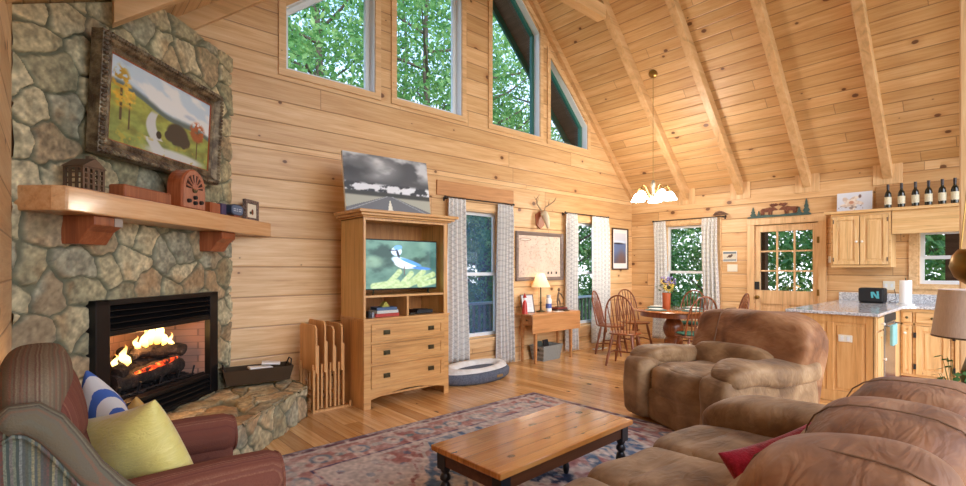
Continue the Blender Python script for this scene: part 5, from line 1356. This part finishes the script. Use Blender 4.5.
def outlet(nm, label, mat4, w, h, holes):
    t = thing(nm, label, 'wall plate'); t.matrix_world = mat4
    MB().box(-w/2, w/2, -.008, -.001, -h/2, h/2).build('plate', plain('ivory_plate', (236, 230, 214), .4, 0, .01) if 'ivory' not in M else M['ivory'], t, bevel=.002)
    for x in holes: MB().box(x-.012, x+.012, -.011, -.008, -.022, .022).build('switch' if 'switch' in nm else 'socket', M['ivory'] if 'ivory' in M and 'switch' in nm else M['whitefr'], t)
M['ivory'] = plain('ivory_plastic', (232, 226, 208), .4, 0, .01)
outlet('light_switch', 'white light switch plate under the small plaque left of the door', ME(3.15, 1.35), .155, .115, (-.046, 0, .046))
outlet('wall_outlet', 'ivory outlet plate on the kitchen wall above the toaster', ME(1.207, 1.123), .12, .115, (-.028, .028))
outlet('peninsula_outlet', 'ivory outlet plate on the wooden end panel of the kitchen peninsula', Matrix.Translation((5.948, 1.22, .645)) @ Matrix.Rotation(-PI/2, 4, 'Z'), .115, .07, (-.025, .025))
outlet('wall_switch', 'small white switch between the door and the upper cabinet', ME(1.84, 1.47), .05, .09, (0,))

# ------------------------------------------------------------------ kitchen
CB, CY = M['cab'], M['cab_y']
def panel_door(mb, a, b, z0, z1, face, out, axis, st=.055):
    """raised panel door: a..b across, face = plane coordinate, out = direction sign; axis 0 -> plane x const, 1 -> plane y const"""
    def bx(u0, u1, w0, w1, q0, q1):
        lo, hi = sorted((face+out*q0, face+out*q1))
        if axis == 0: mb.box(lo, hi, u0, u1, w0, w1)
        else: mb.box(u0, u1, lo, hi, w0, w1)
    bx(a, a+st, z0, z1, 0, .02); bx(b-st, b, z0, z1, 0, .02); bx(a+st, b-st, z0, z0+st, 0, .02); bx(a+st, b-st, z1-st, z1, 0, .02)
    bx(a+st, b-st, z0+st, z1-st, 0, .008); bx(a+st+.022, b-st-.022, z0+st+.022, z1-st-.022, .008, .016)
    return mb
def kknob(x, y, z, ax, out, parent, mat=None):
    m = MB(); 
    prof = [(.006, 0), (.006, .012), (.014, .018), (.015, .026), (.008, .031), (0, .032)]
    if ax == 0: T = Matrix.Translation((x, y, z)) @ Matrix.Rotation(PI/2*out, 4, 'Y')
    else: T = Matrix.Translation((x, y, z)) @ Matrix.Rotation(-PI/2*out, 4, 'X')
    m.lathe(prof, n=12, T=T); return m.build('knob', mat or M['knob'], parent, smooth=50)
# peninsula
t = thing('kitchen_peninsula', 'pine kitchen peninsula cabinet with panelled end facing the living room', 'cabinet', (5.95, 1.35, 0)); X0 = 0
m = MB(); m.box(.02, 2.198, -.35, .35, .09, .878); m.box(.021, 2.198, -.35+.06, .349, .0, .0899); m.build('carcass', CB, t)
e = MB()
e.box(0, .02, -.36, -.29, .0, .878).box(0, .02, .29, .36, 0, .878).box(0, .02, -.29, .29, .80, .878).box(0, .02, -.29, .29, 0, .11).box(0, .02, -.03, .03, .11, .80).box(.008, .0199, -.289, .289, .111, .799)
e.box(.001, .02, -.265, -.055, .14, .77).box(.001, .02, .055, .265, .14, .77).build('end_panel', M['cab_o'], t, bevel=.004)
sd = MB(); sd.box(0, .03, -.372, -.35, .09, .878).box(.30, .32, -.372, -.35, .09, .878).build('side_stile', CB, t)
q = MB().box(.035, .30, -.385, -.352, .74, .86).build('drawer', CB, t, bevel=.004); kknob(.17, -.385, .80, 1, -1, q)
q = panel_door(MB(), .035, .30, .11, .72, -.362, -1, 1, .05).build('door', CB, t, bevel=.003); kknob(.27, -.382, .44, 1, -1, q)
t = thing('dishwasher', 'stainless steel dishwasher set in the side of the kitchen peninsula', 'dishwasher', (6.60, .995, 0))
MB().box(-.29, .29, -.03, .0, .10, .87).build('door_panel', M['steel'], t, bevel=.004); MB().box(-.29, .29, -.034, -.03, .79, .87).build('control_strip', M['blackm'], t)
MB().tube([(-.24, -.03, .76), (-.24, -.07, .76), (.24, -.07, .76), (.24, -.03, .76)], .009, 8).build('handle', M['steel'], t, smooth=50)
def cloth_tex(u, v): return mixc(mixc((220, 226, 222), (86, 154, 158), (np.sin(v*34) > .1)*.8), (220, 226, 222), (v < .12)+0.0)
q = MB().prism([(-.012, -.20), (.012, -.19), (.012, .012), (-.012, .012)], 0, -.13, .13).build('dish_towel', plain('teal_stripe_towel', (136, 186, 184), .9, 0, .15, 12), None, bevel=.004, loc=(6.42, .913, .765)); tag(q, 'pale teal dish towel draped on the dishwasher handle', 'towel')
# base run
t = thing('base_cabinet', 'pine base cabinets with drawers under the kitchen window', 'cabinet', (7.42, .35, 0))
MB().box(.012, .728, -.9, .645, .10, .878).box(.07, .728, -.9, .645, 0, .10).build('carcass', CB, t)
MB().box(.065, .07, -.9, .645, .0, .10).build('toe_kick', M['corbel'], t)
ff = MB(); ff.box(0, .012, -.9, .645, .845, .878).box(0, .012, -.9, .645, .10, .125).box(0, .012, -.9, .645, .69, .715)
for y in (.645, .535, .215, -.145, -.5): ff.box(0, .012, y-.02, y, .125, .845)
ff.build('face_frame', CY, t)
for a, b in ((.52+.005, .54+.085), (.225, .51), (-.135, .185), (-.49, -.17)):
    if b-a < .14: a = .545
    q = MB().box(-.018, .0, a, b, .72, .84).build('drawer', CY, t, bevel=.005); kknob(-.018, (a+b)/2, .78, 0, -1, q, M['bronze'])
for a, b, kx in ((.545, .625, .60), (.225, .51, .25), (-.135, .185, .15), (-.49, -.17, -.45)):
    q = panel_door(MB(), a, b, .13, .685, 0, -1, 0, .03 if b-a < .14 else .055).build('door', CB, t, bevel=.003); kknob(-.02, kx, .60, 0, -1, q)
    if b-a > .14:
        for z in (.22, .58): MB().box(-.024, -.018, b-.005, b+.02, z-.03, z+.03).build('hinge', M['blackm'], q)
kf = NT('speckled_granite'); n = kf.n('ShaderNodeTexVoronoi'); kf.l(kf.obj(), n.inputs['Vector']); n.inputs['Scale'].default_value = 90; n2 = kf.noise(kf.obj(), 40, 6, .7)
M['granite'] = kf.done(kf.mix(kf.mr(n2, .5, .62), kf.ramp(kf.sep(n.outputs['Color'])[0], [(.0, S(140, 142, 148)), (.35, S(198, 200, 204)), (.8, S(226, 228, 230))]), S(172, 176, 184)), .12)
ct = MB(); ct.prism([(5.90, .95), (7.28, .95), (7.38, .85), (7.38, -.56), (8.149, -.56), (8.149, 1.74), (5.90, 1.74)], 2, .881, .912)
t = thing('countertop', 'L-shaped speckled grey granite countertop over the peninsula and base cabinets', 'countertop', (0, 0, 0)); ct.build('slab', M['granite'], t, bevel=.006)
MB().box(8.128, 8.149, -.56, 1.74, .912, 1.02).build('backsplash', M['granite'], t, bevel=.002)
# upper cabinet and shelf
t = thing('upper_cabinet', 'two-door pine wall cabinet left of the kitchen window', 'cabinet', (7.80, 1.447, 1.36))
MB().box(.02, .349, -.31, .31, 0, .70).build('carcass', CB, t)
MB().box(0, .02, -.31, -.29, 0, .70).box(0, .02, .29, .31, 0, .70).box(0, .02, -.29, .29, 0, .03).box(0, .02, -.29, .29, .67, .70).build('face_frame', CY, t)
for a, b, k in ((-.285, -.005, -.03), (.005, .285, .03)):
    q = panel_door(MB(), a, b, .035, .665, 0, -1, 0, .05).build('door', CB, t, bevel=.004); kknob(-.02, k, .33, 0, -1, q)
    for z in (.10, .60): MB().box(-.024, -.018, (a if a < -.1 else b-.012), (a+.012 if a < -.1 else b), z-.025, z+.025).build('hinge', M['steel'], q)
t = thing('display_shelf', 'long pine shelf ledge above the kitchen cabinet and window holding bottles', 'shelf', (7.80, .6, 2.062))
MB().box(-.04, .349, -1.1, 1.23, 0, .035).build('board', CY, t, bevel=.004)
MB().box(0, .02, -1.1, .525, -.29, .0).build('valance', CY, t)
q = MB().box(8.125, 8.149, -.5, 1.34, 2.10, 2.42).build('backing_board', wood('brown_backing', (172, 126, 78), (194, 150, 98), 1, .6, .6, .5)); tag(q, 'wide darker board standing behind the bottles on the kitchen shelf', 'board')
kf = NT('dark_bottle_glass'); kf.b.inputs['Coat Weight'].default_value = .5; M['bott'] = kf.done(S(20, 26, 18), .12)
M['label'] = plain('cream_label', (214, 206, 178), .6, 0, .08, 60); M['foil'] = plain('black_foil', (38, 22, 24), .35)
ord_ = ['first bottle, right beside the flower canvas', 'second bottle from the flower canvas', 'third bottle from the flower canvas', 'fourth bottle from the flower canvas', 'fifth bottle from the flower canvas', 'last bottle, against the wooden post']
bt = thing('wine_bottle', 'dark wine bottle with cream label, '+ord_[0], 'bottle', (7.90, 1.18, 2.0975), 0, 'wine bottles on the kitchen shelf')
MB().lathe([(0, 0), (.034, 0), (.036, .01), (.036, .17), (.030, .20), (.014, .225), (.013, .29), (.015, .295), (.015, .305), (0, .305)], n=18).build('glass_bottle', M['bott'], bt, smooth=50)
MB().lathe([(.0368, .05), (.0368, .145)], n=18).build('paper_label', M['label'], bt, smooth=50); MB().lathe([(.0150, .24), (.0155, .307), (0, .308)], n=14).build('foil_cap', M['foil'], bt, smooth=50)
for i, y in enumerate((1.05, .92, .80, .68, .572)): dup(bt, (7.90, y, 2.0975), .3*i, 'dark wine bottle with cream label, '+ord_[i+1])
def art_fl(u, v):
    c = mixc((206, 214, 228), (222, 228, 238), v); r = np.hypot((u-.42)/.36, (v-.48)/.38); an = np.arctan2(v-.48, u-.42); pet = .72+.25*np.sin(an*5+r*3)
    c = mixc(c, mixc((238, 228, 214), (206, 186, 170), sm(.35, .65, fbm(u*9, v*7, 4))), sm(pet+.08, pet-.05, r)); c = mixc(c, (196, 140, 110), ell(u, v, .42, .5, .07, .08, .3))
    c = mixc(c, (110, 96, 92), ((fbm(u*16, v*12, 9) > .62) & (v < .35) & (u < .75))*.7); return mixc(c, (120, 92, 84), ell(u, v, .66, .78, .04, .09, .3))
t = thing('flower_canvas', 'white canvas of a pale blossom leaning above the upper cabinet', 'canvas print'); t.matrix_world = Matrix.Translation((8.04, 1.555, 2.0975)) @ Matrix.Rotation(-PI/2, 4, 'Z') @ Matrix.Rotation(-.08, 4, 'X')
MB().box(-.19, .19, .001, .02, 0, .27).build('stretcher_frame', M['white'], t); picture('printed_face', .38, .27, 64, 46, art_fl, M['pic'], t, 0)
# counter things
t = thing('toaster', 'black toaster with a teal badge on the granite counter', 'toaster', (7.70, 1.30, .9125), math.radians(-90-4))
MB().box(-.13, .13, -.08, .08, .012, .19).build('body', M['blackm'], t, bevel=.02); MB().box(-.12, .12, -.07, .07, 0, .012).build('base', M['black'], t)
for y in (-.03, .03): MB().box(-.09, .09, y-.012, y+.012, .188, .1915).build('slot', M['black'], t)
MB().box(.13, .145, -.012, .012, .11, .13).build('lever', M['steel'], t)
def art_n(u, v):
    c = np.zeros(u.shape+(3,))+np.array((26, 26, 28)); x = u-.12*(v-.5)*-1
    m = ((np.abs(x-.15) < .13) | (np.abs(x-.85) < .13) | (np.abs(x-(.85-.7*v)) < .14)) & (np.abs(v-.5) < .42-.1*(1-u)); return mixc(c, (84, 176, 188), m+0.0)
picture('teal_badge', .085, .11, 30, 36, art_n, M['pic'], t, -.0815, .0, .05)
q = MB().tube([(8.0, 1.13, .925), (7.9, 1.10, .922), (7.85, 1.16, .92), (7.95, 1.18, .92), (8.05, 1.12, .96), (8.12, 1.15, 1.08)], .004, 5).build('power_cord', M['blackm'], None); tag(q, 'black toaster cord running up to the outlet on the kitchen wall', 'cord')
t = thing('paper_towel_holder', 'white paper towel roll on an upright holder by the kitchen window', 'paper towel', (7.62, .975, .9125))
MB().lathe([(0, 0), (.085, 0), (.085, .01), (0, .012)], n=24).build('base', M['white'], t, smooth=40); MB().rod((0, 0, .01), (0, 0, .32), .006, None, 8).build('post', M['bronze'], t)
MB().lathe([(.02, .014), (.058, .014), (.058, .29), (.02, .29)], n=26).build('paper_roll', plain('white_paper', (244, 244, 242), .9, 0, .01), t, smooth=40)
t = thing('sink_faucet', 'small dark faucet standing behind the counter by the kitchen window', 'faucet', (8.02, .62, .9125))
MB().tube([(0, 0, 0), (0, 0, .09), (-.04, 0, .13), (-.12, 0, .11)], .009, 8).build('spout', M['bronze'], t, smooth=50); MB().rod((0, .06, 0), (0, .06, .05), .012, None, 8).build('handle', M['bronze'], t)

# ------------------------------------------------------------------ lamp and hanging planter at the right edge
t = thing('end_table', 'small round wooden end table behind the far end of the sofa', 'end table', (3.60, .16, 0))
MB().lathe([(0, .55), (.24, .55), (.25, .56), (.25, .575), (0, .58)], n=30).build('tabletop', M['chairw'], t, smooth=40); MB().lathe([(.16, 0), (.16, .02), (.03, .04), (.03, .53), (.08, .55)], n=16).build('pedestal', M['chairw'], t, smooth=40)
t = thing('shaded_lamp', 'beige drum shade table lamp at the right edge of the picture', 'lamp', (3.60, .16, .58))
MB().lathe([(0, 0), (.09, 0), (.09, .015), (.03, .03), (.06, .10), (.085, .20), (.06, .30), (.02, .36), (.01, .60), (0, .60)], n=20).build('base', M['bronze'], t, smooth=50)
kf = NT('beige_shade'); kf.bump(kf.noise(kf.obj(), 200, 2), .2, .002); M['shade2'] = kf.done(kf.ramp(kf.noise(kf.scale(kf.obj(), (60, 60, 6)), 3), [(.3, S(222, 200, 182)), (.7, S(236, 216, 200))]), .9)
MB().lathe([(.195, .41), (.165, .655)], n=40).build('lamp_shade', M['shade2'], t, smooth=60, solid=.004)
MB().lathe([(.196, .408), (.196, .414)], n=40).build('shade_trim', M['tin'], t, smooth=60, solid=.004)
t = thing('brass_planter', 'round golden hanging planter at the right edge above the beige lamp', 'planter', (2.578, .115, 1.285))
MB().lathe([(0, -.01), (.04, .0), (.075, .03), (.09, .07), (.082, .11), (.065, .135), (.058, .135), (.075, .10), (.08, .07), (.065, .035), (0, .01)], n=28).build('bowl', M['brass'], t, smooth=60)
for k in range(3):
    a = k*2*PI/3; MB().tube([(.062*math.cos(a), .062*math.sin(a), .135), (0, 0, .9)], .002, 4).build('chain', M['brass'], t)
MB().tube([(0, 0, .9), (0, 0, ZL(2.578)-1.285-.002)], .002, 4).build('hanger', M['brass'], t)
t = thing('leafy_plant', 'green leafy plant in a small pot on the end table below the beige lamp', 'plant', (3.43, .235, .58))
MB().lathe([(0, 0), (.05, 0), (.065, .10), (.058, .10), (.05, .02), (0, .02)], n=16).build('pot', plain('clay_pot', (140, 90, 60), .7), t, smooth=40)
m = MB(); rr = random.Random(9)
for k in range(46):
    a = rr.uniform(0, 2*PI); l = rr.uniform(.04, .075); z = rr.uniform(.16, .32); b = Vector((math.cos(a)*l, math.sin(a)*l, z)); s_ = Vector((-math.sin(a), math.cos(a), .1))*.016; p = Vector((math.cos(a)*.02, math.sin(a)*.02, .09)); q = b+Vector((math.cos(a)*.04, math.sin(a)*.04, -.02))
    m.tube([p, b], .0015, 3); m.add([b, (b+q)/2+s_, q, (b+q)/2-s_], [(0, 1, 2, 3)])
q = m.build('leaves', M['stem'], t); q['kind'] = 'stuff'

# ------------------------------------------------------------------ outside: roof overhang, porches, woods
m = MB(); m.prism([(EX+.6, ZR(EX+.6)), (XR, ZRIDGE), (WX-.6, ZL(WX-.6)), (WX-.6, ZL(WX-.6)+.1), (XR, ZRIDGE+.12), (EX+.6, ZR(EX+.6)+.12)], 1, GY+.155, GY+.66)
struct(m.build('trim_roof_overhang', M['soffit']))
m = MB(); m.prism([(EX+.6, ZR(EX+.6)-.14), (XR, ZRIDGE-.14), (WX-.6, ZL(WX-.6)-.14), (WX-.6, ZL(WX-.6)+.1), (XR, ZRIDGE+.12), (EX+.6, ZR(EX+.6)+.12)], 1, GY+.662, GY+.70)
struct(m.build('trim_roof_fascia', M['greenfr']))
kf = NT('forest_floor'); M['ground'] = kf.done(kf.ramp(kf.noise(kf.obj(), 1.5, 5), [(.35, S(70, 84, 48)), (.6, S(112, 130, 70)), (.75, S(150, 140, 100))]), .95)
struct(MB().box(-30, 50, -20, 50, -1.3, -1.2).build('ground', M['ground']))
M['deck'] = plain('weathered_deck', (150, 140, 126), .8, 0, .1)
struct(MB().box(0, 11.5, GY+.16, 7.0, -.30, -.22).build('trim_deck', M['deck'])); struct(MB().box(EX+.16, 11.0, -3, GY+.16, -.30, -.22).build('trim_side_porch', M['deck']))
struct(MB().box(EX+.16, 10.9, -3, 4.9, 2.30, 2.40).build('trim_porch_roof', M['soffit']))
for i, y in enumerate((3.35, .72)): struct(MB().box(9.9, 10.07, y-.10, y+.10, -.22, 2.30).build('trim_porch_post_%d' % (i+1), M['soffit']))
def railing(name, label, p0, p1, n, z):
    t = thing(name, label, 'railing', (0, 0, z)); p0, p1 = Vector(p0), Vector(p1)
    d = (p1-p0); L_ = d.length; R = Matrix.Translation(p0) @ Matrix.Rotation(math.atan2(d.y, d.x), 4, 'Z')
    MB(R).box(0, L_, -.06, .06, .90, .94).build('top_rail', M['whitefr'], t); MB(R).box(0, L_, -.02, .02, .08, .12).build('bottom_rail', M['deck'], t)
    b = MB(R)
    for k in range(n): 
        x = L_*(k+.5)/n; MB(R).box(x-.018, x+.018, -.018, .018, .12, .90).build('baluster', M['deck'], t)
    return t
railing('porch_railing', 'white topped porch railing seen through the windows beside the desk', (3.0, 6.7, 0), (11.3, 6.7, 0), 62, -.22)
railing('side_porch_railing', 'porch railing seen through the dining window and door', (10.6, 1.2, 0), (10.6, 4.8, 0), 28, -.22)
# trees
kf = NT('leaf'); g = kf.n('ShaderNodeObjectInfo'); wn = kf.n('ShaderNodeTexNoise'); kf.l(kf.obj(), wn.inputs['Vector']); wn.inputs['Scale'].default_value = 1.1; wn.inputs['Detail'].default_value = 8; wn.inputs['Roughness'].default_value = .75
col = kf.ramp(wn.outputs['Fac'], [(.36, S(56, 108, 58)), (.5, S(108, 160, 84)), (.62, S(176, 208, 128))]); kf.l(col, kf.b.inputs['Base Color']); kf.b.inputs['Roughness'].default_value = .5
tl = kf.n('ShaderNodeBsdfTranslucent'); kf.l(col, tl.inputs[0]); mx = kf.n('ShaderNodeMixShader'); mx.inputs[0].default_value = .5; kf.l(kf.b.outputs[0], mx.inputs[1]); kf.l(tl.outputs[0], mx.inputs[2]); kf.l(mx.outputs[0], kf.out.inputs['Surface']); M['leaf'] = kf.m
M['bark'] = plain('grey_bark', (92, 82, 70), .9, 0, .2, 8)
def tree_mesh(seed, H, R, n, z0, size):
    rs = np.random.RandomState(seed)
    k = n; cl = rs.rand(int(n/60), 3); cl[:, 0] = cl[:, 0]*2*PI; rr_ = np.sqrt(cl[:, 1])*R; zz = z0+(H-z0)*cl[:, 2]
    taper = np.clip(1.25-((zz-z0)/(H-z0))**2*.9, .2, 1); cx = rr_*taper*np.cos(cl[:, 0]); cy = rr_*taper*np.sin(cl[:, 0])
    ci = rs.randint(0, len(cx), k); off = rs.normal(0, .36, (k, 3)); off[:, 2] *= .6
    C = np.stack([cx[ci], cy[ci], zz[ci]], 1)+off
    a = rs.normal(size=(k, 3)); a /= np.linalg.norm(a, axis=1)[:, None]; b = np.cross(a, rs.normal(size=(k, 3))); b /= np.linalg.norm(b, axis=1)[:, None]
    s = size*(.6+.8*rs.rand(k))[:, None]
    V = np.stack([C-a*s, C-b*s*.45, C+a*s, C+b*s*.45], 1).reshape(-1, 3)
    me = bpy.data.meshes.new('foliage'); me.from_pydata(V.tolist(), [], [(4*i, 4*i+1, 4*i+2, 4*i+3) for i in range(k)]); me.materials.append(M['leaf'])
    tm = MB(); pts = [(.1*math.sin(z*.9+seed), .1*math.cos(z*.7), z) for z in np.linspace(-1.2, H*.93, 8)]; tm.tube(pts, list(np.linspace(.17, .04, 8)), 8)
    rd = random.Random(seed)
    for j in range(14):
        z = rd.uniform(z0, H*.8); a_ = rd.uniform(0, 2*PI); l = R*rd.uniform(.5, .9); tm.tube([(0, 0, z), (l*.5*math.cos(a_), l*.5*math.sin(a_), z+.3), (l*math.cos(a_), l*math.sin(a_), z+.8)], [.05, .035, .012], 5)
    return me, tm
protos = []
for sd, H, R, n, z0, sz, lab in ((1, 11, 2.8, 9000, 1.6, .085, 0), (2, 13, 3.0, 8500, 3.0, .085, 0), (3, 5.0, 2.3, 9000, -.9, .075, 1)):
    me, tm = tree_mesh(sd, H, R, n, z0, sz)
    t = thing('tree', '', 'tree', (0, 0, 0)); f = bpy.data.objects.new('foliage', me); COL.objects.link(f); f.parent = t; f['kind'] = 'stuff'
    q = tm.build('trunk', M['bark'], t, smooth=60); protos.append(t)
TR = [(0, 2.2, 11.5), (1, 5.2, 12.2), (0, 8.2, 11.6), (1, 11.4, 12.6), (0, 14.5, 12.5), (1, 3.6, 15.5), (0, 7.0, 16), (1, 10.5, 16.5), (0, 15, 17),
      (2, 5.6, 10.0), (2, 8.8, 9.6), (2, 12.2, 9.6), (2, 15.8, 9.2), (2, 3.0, 9.6), (2, 13.6, 5.2), (2, 13.4, 2.2), (2, 13.2, -.8), (2, 14.2, 7.4),
      (1, 16.5, 6.5), (0, 16.2, 3.0), (1, 16.6, -.6), (0, 17.5, 9.5), (2, 11.8, 13.5), (2, 15.4, .6), (2, 15.2, 3.6)]
first = [True]*3
for i, (k, x, y) in enumerate(TR):
    side_ = 'kitchen side' if x > 12.5 and y < 9 else 'fireplace side'
    lab = {0: 'tall leafy green tree in the woods seen through the %s windows', 1: 'taller bare-stemmed leafy tree in the woods seen through the %s windows', 2: 'low bushy green tree close behind the porch on the %s'}[k] % side_
    if first[k]: o = protos[k]; o.location = (x, y, 0); o.rotation_euler = (0, 0, i*1.3); first[k] = False
    else: o = dup(protos[k], (x, y, 0), i*1.3)
    o['label'] = lab; o['group'] = 'woods: '+lab

# ------------------------------------------------------------------ camera, light, view
cam = bpy.data.cameras.new('camera'); cam.sensor_width = 36; cam.lens = 36*486/966; cam.shift_y = 25/966; cam.clip_start = .02
co = bpy.data.objects.new('camera', cam); COL.objects.link(co); co.location = (0, 0, 1.35)
co.rotation_euler = (PI/2, 0, math.radians(48.3-90)); bpy.context.scene.camera = co
W = bpy.data.worlds.new('sky'); bpy.context.scene.world = W; W.use_nodes = True; nt = W.node_tree
bg = nt.nodes['Background']; tc = nt.nodes.new('ShaderNodeTexCoord'); sx = nt.nodes.new('ShaderNodeSeparateXYZ'); nt.links.new(tc.outputs['Generated'], sx.inputs[0])
rp = nt.nodes.new('ShaderNodeValToRGB'); nt.links.new(sx.outputs[2], rp.inputs[0]); e = rp.color_ramp.elements
e[0].position = 0; e[0].color = (.88, .94, 1, 1); e[1].position = .6; e[1].color = (.18, .44, .95, 1)
nt.links.new(rp.outputs[0], bg.inputs[0]); bg.inputs[1].default_value = 1.6
light('fire_light', tuple(FR @ Vector((.0, .10, .80))), 4.5, (255, 180, 110), .08)
sl = bpy.data.lights.new('sun', 'SUN'); sl.energy = 2.6; sl.angle = math.radians(70); sl.color = (1, .97, .93); so = bpy.data.objects.new('sun', sl); COL.objects.link(so); so.rotation_euler = Vector((.30, .86, -.42)).to_track_quat('-Z', 'Y').to_euler()
sc = bpy.context.scene; sc.view_settings.view_transform = 'Standard'; sc.view_settings.look = 'None'; sc.view_settings.gamma = 1; sc.view_settings.exposure = 0.85
sc.view_settings.use_curve_mapping = False
sc.cycles.max_bounces = 8; sc.cycles.transparent_max_bounces = 16
